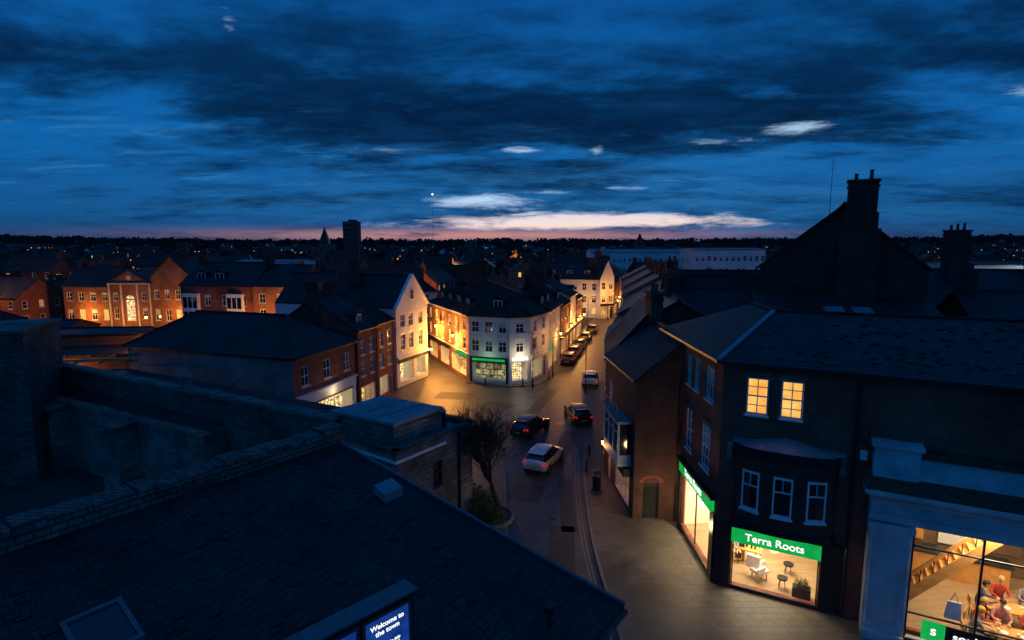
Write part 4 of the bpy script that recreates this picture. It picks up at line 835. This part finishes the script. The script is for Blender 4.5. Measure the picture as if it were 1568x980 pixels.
F.bar(b,'cornice',CREAM,0,F.L,8.2,8.4,.005,.3); c=F.P(4.05,9.4,.01); b.cyl('roundel',CREAM,c,c+F.n*.05,.5,.5,16)
for u in(0,2.3,5.4,7.8): F.bar(b,'pilasters',CREAM,u,u+.3,0,8.2,.005,.12)
r=b.finish(); light('facade_floodlight',F.P(4,1.2,4),850,(1,.40,.08),.2,r)
b,F,p=rowhouse('georgian_brick_house',(-69.3,109),(-60,107),12,9.5,4,BRICKO,row(9.5,4,1.1,5.4,1.8)+row(9.5,4,1.1,1.2,2.2,['win','win','lit','lit']),axis=1,chim=1); r=b.finish(); light('facade_floodlight',F.P(7,2.5,2.5),1200,(1,.40,.08),.2,r)
b,F,p=rowhouse('georgian_town_house',(-56,96),(-43,94),11,9,3.6,BRICK,row(13,4,1.1,5.6,1.8)+row(13,4,1.1,2.4,1.8),chim=2)
for u in(.7,8.8):
    F.bar(b,'white_bay',WHITE,u,u+2.8,2.5,7.6,.005,.7); 
    for k in range(3):
        for z in(2.8,5.2): F.bar(b,'bay_glass',GLASS,u+.15+k*.9,u+.85+k*.9,z,z+1.8,.7,.73)
dormer(b,F,3,9.6,1.4,1.6,1.4);dormer(b,F,6.4,9.6,1.4,1.6,1.4);r=b.finish(); light('street_glow',F.P(9,3,4),200,(1,.5,.16),.2,r)
b,F,p=rowhouse('georgian_town_house',(-42.9,94),(-33.5,93),11,9,3.2,BRICKO,row(9.4,3,1.1,6.2,1.5)+row(9.4,3,1.1,3.4,1.7)+row(9.4,3,1.1,.7,1.7),chim=1); r=b.finish(); light('facade_floodlight',F.P(8,3.5,3),1600,(1,.42,.08),.2,r); light('facade_floodlight',F.P(2,3.,3),700,(1,.40,.08),.2,r)
b,F,p=rowhouse('brick_house',(-26,73),(-18.6,75),9,8.2,3,BRICK,chim=1); b.finish()
for A_,B_ in(((-66,76),(-52,77)),((-50,78),(-38,79)),((-80,84),(-68,85)),((-60,64),(-50,66)),((-36,66),(-28,68)),((-72,66),(-62,67))):
    b,F,p=rowhouse('low_brick_workshop',A_,B_,9,2.6,1.3,BRICKD,storeys=1,chim=0); b.finish()
# ---------------------------------------------------------------- generic town
variants=[]
for i in range(12):
    w=random.uniform(8,16); dp=random.uniform(7.5,10); e_=random.choice([5.6,6,7.5,8.2]); rh=random.uniform(2.8,4); wm=[BRICK,BRICKD,BRICKO,STUCCO,BRICK,CREAM,STUCCO,BRICK,BRICKO,BRICKD,BRICKD,BRICK][i]
    b=Bld('town_house',(0,0,0)); p=[(-w/2,-dp/2),(w/2,-dp/2),(w/2,dp/2),(-w/2,dp/2)]; st=2 if e_<6.5 else 3; sh=(e_-.2)/st
    for k in range(4):
        L=w if k%2==0 else dp; ops=[]
        for s_ in range(st): ops+=row(L,max(2,int(L/2.8)),1.0,s_*sh+.8,min(1.5,sh-1.0),panes=(1,2),litp=.09)
        facade(b,p[k],p[(k+1)%4],0,e_,ops,wm,WHITE,True)
    rm_=[SLATE,TILE][i%2]
    if i%4==3: hip(b,p,e_,rh,.3,rm=rm_); chimney(b,w*.2,dp*.1,e_+1,e_+rh+1.2,.8,1.2,0,2)
    else:
        m0,m1=gable(b,p,e_,rh,.25,0,rm_,wm); chimney(b,m0.x+.5,0,e_+1,e_+rh+1.3,.8,1.4,0,2,BRICKD,i%3==0)
        if i%2: chimney(b,m1.x-.5,0,e_+1,e_+rh+1.3,.8,1.4,0,2)
    if i%3==1:
        q=[(-w*.2,-dp/2-3.5),(w*.12,-dp/2-3.5),(w*.12,-dp/2+.2),(-w*.2,-dp/2+.2)]
        for k in range(4): facade(b,q[k],q[(k+1)%4],0,e_-1,row(w*.32,1,1,e_-3,1.3) if k==0 else [],wm,WHITE,True)
        gable(b,q,e_-1,1.6,.2,1,rm_,wm)
    variants.append(b.finish(single=True,link=False).data)
placed=[]
def blocked(x,y):
    if -98<x<-8 and y<124 and x>-.98*y: return True
    if x>-26 and y<98 and x<20+.2*(y-60): return True
    cx=6+.27*(y-78)
    if y<152 and cx-16<x<cx+22: return True
    if y<90 and x<100 and x>0: return True
    if 45<x<76 and 118<y<178: return True
    if 28<x<74 and 205<y<250: return True
    if -100<x<-66 and 180<y<212: return True
    if 3<x<30 and 100<y<155: return True
    return False
for ymin,ymax,sp,n in((62,150,13.5,900),(150,270,15,1100),(270,480,21,1000),(480,820,36,600)):
    for t in range(n):
        y=random.uniform(ymin,ymax); x=random.uniform(-1.05*y-20,1.05*y+20)
        if blocked(x,y): continue
        if any((x-a)**2+(y-c)**2<(sp)**2 for a,c in placed): continue
        placed.append((x,y)); me=random.choice(variants); o=bpy.data.objects.new('town_house',me); scene.collection.objects.link(o)
        o.location=(x,y,hgt(x,y)-.1-(y>130)*random.uniform(0,1.5)); o.rotation_euler=(0,0,random.choice([0,1.57,.3,-.3,1.2,3.14])+random.uniform(-.1,.1)); s_=random.uniform(.85,1.08); o.scale=(s_,s_,s_)
print('houses',len(placed))
b=Bld('distant_trees')
def fart(x,y,r,h):
    z=hgt(x,y)
    for i in range(20):
        a=random.uniform(0,6.28); rr_=r*math.sqrt(random.random()); q=V((x+math.cos(a)*rr_,y+math.sin(a)*rr_*.6,z+h*random.uniform(.1,1)*(1-.5*(rr_/r)**2)))
        s_=random.uniform(.14,.34)*r; t1=V((random.gauss(0,1),random.gauss(0,.4),random.gauss(0,.7))).normalized(); t2=V((-t1.z,random.gauss(0,.3),t1.x))
        b.poly('foliage',FARTREE,[q-t1*s_,q+t2*s_*.7,q+t1*s_,q-t2*s_*.7])
for i in range(1900):
    y=random.choice([random.uniform(260,600),random.uniform(600,1400),random.uniform(900,1450)]); x=random.uniform(-1.0*y,1.0*y); r=random.uniform(3,6.5)*(1+y/900)
    fart(x,y,r,(4+r*.35)*random.uniform(.7,1.15))
b.finish(single=True)
b=Bld('tower_block',(-139,500,0)); b.box('walls',BRICKD,(-139,500,17),(12.5,12,35)); 
for z in range(8): b.box('floor_bands',STONED,(-139,493.95,3+z*4),(12.7,.2,.4)); b.box('windows',GLASS,(-139,493.9,5+z*4),(11,.15,1.6))
b.box('plant_room',BRICKD,(-138,500,35.2),(6,6,1.8)); b.finish()
def church(x,y,tz,sz,w):
    b=Bld('church_spire',(x,y,0)); b.box('tower',STONED,(x,y,tz/2),(w,w,tz)); h=w/2
    for i in range(4):
        q=[(-h,-h),(h,-h),(h,h),(-h,h)]; a=q[i];c=q[(i+1)%4]; b.poly('spire',SLATE,[(x+a[0],y+a[1],tz),(x+c[0],y+c[1],tz),(x,y,sz)])
    b.box('nave',STONED,(x+w*1.8,y,4.5),(w*2.5,w,9)); gable(b,[(x+h,y-h),(x+h+w*2.5,y-h),(x+h+w*2.5,y+h),(x+h,y+h)],9,3,.2,0,SLATE,STONED); b.finish()
church(-114,350,15.5,26,6); church(80,360,15,22.5,5.5); church(-30,420,17,19,8)
b=Bld('radio_mast',(-37,270,0)); b.cyl('pole',METAL,(-37,270,0),(-37,270,20),.16,.1,6); b.cyl('pole',METAL,(-37,270,20),(-37,270,38.2),.1,.04,6)
for z in(14,20,26,32): b.beam('yards',METAL,(-37.8,270,z),(-36.2,270,z),.06,.06)
b.cyl('beacon',LAMPW,(-37,270,38.2),(-37,270,38.7),.25,.25,8); b.finish()
b=Bld('distant_street_lamps')
for i in range(95):
    y=random.uniform(120,600); x=random.uniform(-.95*y,.95*y); z=hgt(x,y)+random.uniform(6,9.5); r=.07+y*.0004
    b.cyl('posts',METAL,(x,y,z-6),(x,y,z),.07,.05,5); b.cyl('lenses',LAMPD if random.random()<.93 else LAMPW,(x,y,z),(x,y,z+r*2),r,r,6)
r=b.finish()
for x,y in((-100,105),(-60,135),(-20,130),(100,150),(-120,150),(-150,230),(-20,220),(130,230),(5,300)): light('glow',(x,y,9),800+y*7,(1,.42,.10),.3,r)  # unseen point lights added among the streets to warm distant facades
def street_lamp(x,y,h,ang,energy=0):
    b=Bld('street_lamp',(x,y,0)); b.cyl('base',BLACKP,(x,y,0),(x,y,.9),.11,.09,10); b.cyl('pole',BLACKP,(x,y,.9),(x,y,h),.06,.045,8)
    a=V((math.cos(ang),math.sin(ang),0)); tp=V((x,y,h)); b.beam('arm',BLACKP,tp,tp+a*.9+V((0,0,.15)),.05,.05); q=tp+a*1.1+V((0,0,.15))
    b.hexa('head',METAL,[q+V((-.28,-.12,-.06)),q+V((.28,-.12,-.06)),q+V((.28,.12,-.06)),q+V((-.28,.12,-.06))],[q+V((-.2,-.07,.06)),q+V((.2,-.07,.06)),q+V((.2,.07,.06)),q+V((-.2,.07,.06))])
    b.box('lens',LAMPO if energy else GLASS,q-V((0,0,.075)),(.4,.16,.02)); r=b.finish()
    if energy: light('glow',q-V((0,0,.3)),energy,(1,.42,.09),.12,r)
street_lamp(2.3,61.7,6.2,3.1); street_lamp(7.9,59.6,5.4,3); street_lamp(4.9,67,4.8,0,240); street_lamp(9.3,86,5.0,0,520); street_lamp(14.5,108,5.6,0,600); street_lamp(20.0,118,5.6,0,700)
def bin_(x,y):
    b=Bld('litter_bin',(x,y,.12)); b.cyl('body',BLACKP,(x,y,.12),(x,y,1.05),.26,.28,14); b.cyl('rim',METAL,(x,y,1.05),(x,y,1.1),.3,.3,14); b.cyl('hood',BLACKP,(x,y,1.25),(x,y,1.42),.3,.1,14)
    for a in(0,2.1,4.2): b.cyl('hood_posts',BLACKP,(x+.24*math.cos(a),y+.24*math.sin(a),1.1),(x+.24*math.cos(a),y+.24*math.sin(a),1.25),.02,.02,5)
    b.finish()
bin_(5.5,35.2)
for x,y in((5.8,41),(5.2,38),(-2.3,45),(-4.4,48.5),(-7,50),(-3,62.6),(1.2,62.3),(4.4,66)):
    b=Bld('bollard',(x,y,0)); b.cyl('post',BLACKP,(x,y,0),(x,y,.95),.08,.07,10); b.cyl('collar',BLACKP,(x,y,.78),(x,y,.83),.1,.1,10); b.cyl('cap',BLACKP,(x,y,.95),(x,y,1.05),.09,.02,10); b.finish()
# ---------------------------------------------------------------- cars
TYRE=m_plain('tyre_rubber',(.015,.015,.016),.9,.2,8,.003); RIM=m_plain('alloy_rim',(.4,.4,.42),.35,.1,4,.001,.7)
def carpaint(n,c):
    m,nt,out=nt_new(n); bb=pr(nt,out,.35,.25,.5); bb.inputs['Coat Weight'].default_value=.8; bb.inputs['Coat Roughness'].default_value=.08
    n_=nz(nt,3,4); r=ramp(nt,n_.outputs[0],[(.3,tuple(x*.85 for x in c)),(.7,c)]); lk(nt,r.outputs[0],bb.inputs['Base Color']); return m
PW=carpaint('white_car_paint',(.80,.82,.84)); PK=carpaint('black_car_paint',(.015,.016,.02)); PG=carpaint('dark_grey_car_paint',(.04,.045,.055)); PR=carpaint('dark_red_car_paint',(.12,.01,.012))
def car(x,y,ang,paint,L=4.35,tails=False,z=.008):
    e_=bpy.data.objects.new('parked_car',None); scene.collection.objects.link(e_); e_.location=(x,y,z); e_.rotation_euler=(0,0,ang)
    s=L/4.35
    st=[(-2.17,.70,.42,.62,.74,.62,.78),(-2.12,.82,.30,.66,.90,.68,.95),(-1.98,.88,.26,.70,.99,.66,1.08),(-1.62,.9,.24,.72,1.0,.62,1.40),(-1.1,.9,.22,.72,.99,.64,1.49),(-.3,.9,.22,.72,.97,.65,1.52),(.35,.9,.22,.72,.96,.64,1.47),(1.08,.9,.22,.72,.95,.70,1.02),(1.65,.88,.24,.70,.86,.66,.92),(2.02,.82,.26,.62,.74,.62,.79),(2.17,.70,.34,.52,.62,.55,.65)]
    vs=[];fs=[];mi=[]
    for (X,hw,zb,zs_,zt,wr_,zr_) in st:
        half=[(0,zb),(hw*.8,zb),(hw*.98,zb+.14),(hw,zs_),(hw*.94,zt),(wr_,zr_),(0,zr_+.035)]
        ring=half+[(-a,c) for a,c in half[-2:0:-1]]
        vs+=[(X*s,a,c) for a,c in ring]
    n=12
    for i in range(len(st)-1):
        for k in range(n):
            a=i*n+k;c=i*n+(k+1)%n; fs.append((a,c,c+n,a+n)); m=0
            if k in(4,7) and 2<=i<=6: m=1
            if k in(5,6) and i in(2,6): m=1
            if k in (0,11): m=2
            mi.append(m)
    fs.append(tuple(range(n))[::-1]); mi.append(0); fs.append(tuple(range((len(st)-1)*n,len(st)*n))); mi.append(0)
    me=bpy.data.meshes.new('bodywork'); me.from_pydata(vs,[],fs)
    for m in(paint,GLASS,BLACKP): me.materials.append(m)
    me.polygons.foreach_set('material_index',mi); me.polygons.foreach_set('use_smooth',[True]*len(fs)); me.update()
    bm=bmesh.new(); bm.from_mesh(me); bmesh.ops.recalc_face_normals(bm,faces=bm.faces)
    cr=bm.edges.layers.float.new('crease_edge')
    for ed in bm.edges:
        ms_={f.material_index for f in ed.link_faces}
        if len(ms_)>1: ed[cr]=.75
    bm.to_mesh(me); bm.free()
    o=bpy.data.objects.new('bodywork',me); scene.collection.objects.link(o); o.parent=e_; md=o.modifiers.new('s','SUBSURF'); md.levels=2; md.render_levels=2
    b=Bld('trim')
    for sx in(-1.32,1.33):
        for sy in(-1,1):
            c=V((sx*s,sy*.80,.32)); o1=V((0,sy*.11,0)); b.cyl('wheels',TYRE,c-o1,c+o1,.32,.32,20); b.cyl('rims',RIM,c+o1,c+o1*1.06,.2,.19,12); b.cyl('arches',BLACKP,c-o1*.2,c+o1*.92,.37,.37,20)
            for k in range(5):
                a=k*1.257; b.beam('spokes',BLACKP,c+o1*1.08+V((math.cos(a)*.06,0,math.sin(a)*.06)),c+o1*1.08+V((math.cos(a)*.18,0,math.sin(a)*.18)),.03,.02)
    for sy in(-1,1):
        b.hexa('tail_lights',TAIL,*[[V((x_*s,sy*y_,z_)) for x_,y_ in((-2.18,.60),(-2.0,.9),(-1.9,.87),(-2.05,.6))] for z_ in(.76,.96)])
        b.hexa('headlights',RIM,*[[V((x_*s,sy*y_,z_)) for x_,y_ in((2.12,.5),(1.93,.84),(1.85,.8),(2.0,.5))] for z_ in(.6,.74)])
        b.box('mirrors',paint,(.85*s,sy*1.0,1.02),(.16,.2,.13)); b.beam('pillars',BLACKP,(-.35*s,sy*.885,.95),(-.35*s,sy*.672,1.49),.09,.02)
        for xx in(-1.15,-.32,.75): b.box('door_gaps',BLACKP,(xx*s,sy*.902,.62),(.018,.012,.6))
        b.box('sill_trim',BLACKP,(0,sy*.89,.27),(2.0*s,.04,.08)); b.box('door_handles',METAL,(-.55*s,sy*.91,.82),(.16,.03,.03)); b.box('roof_rails',METAL,(-.4*s,sy*.6,1.535),(1.7*s,.03,.03))
    b.box('number_plate',PLATEY,(-2.2*s,0,.6),(.02,.52,.12)); b.box('rear_bumper_trim',BLACKP,(-2.13*s,0,.36),(.14,1.4,.16)); b.box('front_grille',BLACKP,(2.15*s,0,.45),(.08,1.0,.16))
    b.box('rear_wiper_spoiler',paint,(-1.68*s,0,1.47),(.3,1.15,.04))
    for k,p in b.parts.items():
        q=bpy.data.objects.new(k,b.mesh(k,[p])); q.parent=e_; scene.collection.objects.link(q)
    return e_
car(2.35,39.6,math.radians(66),PW); car(1.6,46.8,math.radians(58),PG); car(6.0,50.3,math.radians(97),PK,4.5); car(9.0,63.8,math.radians(80),PW,4.2)
car(9.0,80.5,math.radians(76),PR); car(7.7,75.3,math.radians(76),PK); car(10.4,86.2,math.radians(76),PG); car(12.2,93,math.radians(76),PK); car(14.5,101.5,math.radians(76),PK)
# ---------------------------------------------------------------- world
w=bpy.data.worlds.new('World'); scene.world=w; w.use_nodes=True; nt=w.node_tree; nt.nodes.clear()
out=nt.nodes.new('ShaderNodeOutputWorld'); tc=nt.nodes.new('ShaderNodeTexCoord'); sp=nt.nodes.new('ShaderNodeSeparateXYZ'); lk(nt,tc.outputs['Generated'],sp.inputs[0])
def M(op,a,b_=None,c_=None,clamp=False):
    n=nt.nodes.new('ShaderNodeMath'); n.operation=op; n.use_clamp=clamp
    for i,v in enumerate((a,b_,c_)):
        if v is None: continue
        if isinstance(v,(int,float)): n.inputs[i].default_value=v
        else: lk(nt,v,n.inputs[i])
    return n.outputs[0]
def CX(x,y,z):
    n=nt.nodes.new('ShaderNodeCombineXYZ')
    for i,v in enumerate((x,y,z)):
        if isinstance(v,(int,float)): n.inputs[i].default_value=v
        else: lk(nt,v,n.inputs[i])
    return n.outputs[0]
def mix(f,a,b_,bt='MIX'):
    n=nt.nodes.new('ShaderNodeMix'); n.data_type='RGBA'; n.blend_type=bt
    if isinstance(f,(int,float)): n.inputs[0].default_value=f
    else: lk(nt,f,n.inputs[0])
    for i,v in((6,a),(7,b_)):
        if isinstance(v,tuple): n.inputs[i].default_value=c4(v)
        else: lk(nt,v,n.inputs[i])
    return n.outputs[2]
def thr(v,lo,hi):
    n=nt.nodes.new('ShaderNodeMapRange'); n.interpolation_type='SMOOTHSTEP'; lk(nt,v,n.inputs[0]); n.inputs[1].default_value=lo; n.inputs[2].default_value=hi; return n.outputs[0]
X,Y,Z=sp.outputs
deg=57.29578
az=M('MULTIPLY',M('ARCTAN2',X,Y),deg); el=M('MULTIPLY',M('ARCSINE',Z),deg)
zz=M('ADD',M('MAXIMUM',Z,0),.11)
px=M('DIVIDE',X,zz); py=M('DIVIDE',Y,zz)
def sn_(sx,sy,sc,det,off_=0,ro=.6,dis=0):
    n=nt.nodes.new('ShaderNodeTexNoise'); n.inputs['Scale'].default_value=sc; n.inputs['Detail'].default_value=det; n.inputs['Roughness'].default_value=ro; n.inputs['Distortion'].default_value=dis
    lk(nt,CX(M('MULTIPLY',px,sx),M('MULTIPLY',py,sy),off_),n.inputs['Vector']); return n.outputs[0]
big=sn_(.6,1,.7,7,2.3,.6,.15); fine=sn_(.75,1.1,2.6,7,7.7,.64,.25)
def gs(v,c,s):
    d=M('DIVIDE',M('SUBTRACT',v,c),s); return M('EXPONENT',M('MULTIPLY',M('MULTIPLY',d,d),-1))
elw=M('ADD',el,M('MULTIPLY',M('SUBTRACT',big,.5),12))
band=gs(elw,13.0,4.0)
cl=M('ADD',M('ADD',M('MULTIPLY',big,.66),M('MULTIPLY',fine,.5)),M('MULTIPLY',band,.14))
cloud=thr(cl,.52,.76)
er=nt.nodes.new('ShaderNodeValToRGB'); lk(nt,M('DIVIDE',el,45),er.inputs[0]); ee=er.color_ramp.elements
stops=[(0,(.005,.035,.11)),(.05,(.004,.08,.25)),(.18,(.003,.12,.39)),(.36,(.003,.105,.36)),(.55,(.002,.065,.25)),(1,(.003,.04,.14))]
while len(ee)<len(stops): ee.new(.5)
for i,(p_,c_) in enumerate(stops): ee[i].position=p_; ee[i].color=c4(c_)
nb=nt.nodes.new('ShaderNodeTexSky'); nb.sky_type='NISHITA'; nb.sun_disc=False; nb.sun_elevation=math.radians(-3); nb.sun_rotation=math.radians(7)
clear=mix(1.0,er.outputs[0],mix(1.0,nb.outputs[0],(.01,.02,.05),'MULTIPLY'),'ADD')
shade=mix(thr(fine,.3,.7),(.0007,.008,.032),(.0015,.026,.092))
sky=mix(cloud,clear,shade)
wn_=sn_(.55,1.3,3.4,7,13.1,.68,.3)
wisp=M('MULTIPLY',M('MULTIPLY',thr(wn_,.54,.74),gs(el,8.0,5.0)),M('SUBTRACT',1.0,M('MULTIPLY',cloud,.75)))
sky=mix(M('MULTIPLY',wisp,.6),sky,(.04,.24,.54))
stn=nt.nodes.new('ShaderNodeTexNoise'); stn.inputs['Scale'].default_value=1; stn.inputs['Detail'].default_value=7; stn.inputs['Roughness'].default_value=.68; stn.inputs['Distortion'].default_value=.4
lk(nt,CX(M('MULTIPLY',az,.16),M('MULTIPLY',el,1.0),4.1),stn.inputs['Vector'])
def gap(a0,e0,sa,se,k): return M('MULTIPLY',M('MULTIPLY',gs(az,a0,sa),gs(el,e0,se)),k)
g=gap(6,2.15,20,1.1,1.14)
for a_ in((-3,3.9,9,1.2,.88),(4,5.0,5,.5,.62),(.4,9.0,3.0,.6,.8),(26,9.8,4.2,.8,.84),(20,9,6,.9,.55),(41,10.9,2.4,.8,.88),(-25.2,18.3,1.3,1.5,.6),(8.3,9.0,1.3,1.0,.7),(-13,8.6,6,1.2,.42),(-2,15.5,4,1.5,.42),(10,5.2,6,.5,.6)): g=M('MAXIMUM',g,gap(*a_))
gl=thr(M('ADD',M('MULTIPLY',g,.62),M('MULTIPLY',stn.outputs[0],.9)),.76,1.08)
wide=M('MULTIPLY',gap(5,3.2,30,4.5,.55),thr(stn.outputs[0],.35,.65))
sky=mix(wide,sky,(.03,.20,.48)); 
gcol=mix(thr(el,1.2,4.5),(1.0,.76,.68),(.45,.66,.92)); sky=mix(gl,sky,gcol)
pink=M('MULTIPLY',gap(-4,.75,20,.55,.95),thr(stn.outputs[0],.25,.5)); sky=mix(pink,sky,(.58,.26,.24))
# sky overhead and behind the viewer brightened as added fill for the facades
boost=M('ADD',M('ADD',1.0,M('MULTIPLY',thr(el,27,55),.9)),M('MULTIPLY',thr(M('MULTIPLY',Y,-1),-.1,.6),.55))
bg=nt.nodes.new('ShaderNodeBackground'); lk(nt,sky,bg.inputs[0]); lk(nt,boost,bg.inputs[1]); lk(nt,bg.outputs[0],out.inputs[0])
s=bpy.data.lights.new('dusk_sun','SUN'); s.energy=.05; s.color=(1,.8,.7); s.angle=math.radians(12); so=bpy.data.objects.new('dusk_sun',s); scene.collection.objects.link(so)
so.rotation_euler=(math.radians(86),0,math.radians(180-7))
c=bpy.data.cameras.new('camera'); c.lens=20; c.sensor_width=36; c.clip_end=6000; c.clip_start=.1; co=bpy.data.objects.new('camera',c); scene.collection.objects.link(co)
co.location=(0,0,16); co.rotation_euler=(math.radians(90-7.7),0,0); scene.camera=co
scene.view_settings.view_transform='Standard'; scene.view_settings.look='None'; scene.view_settings.exposure=0
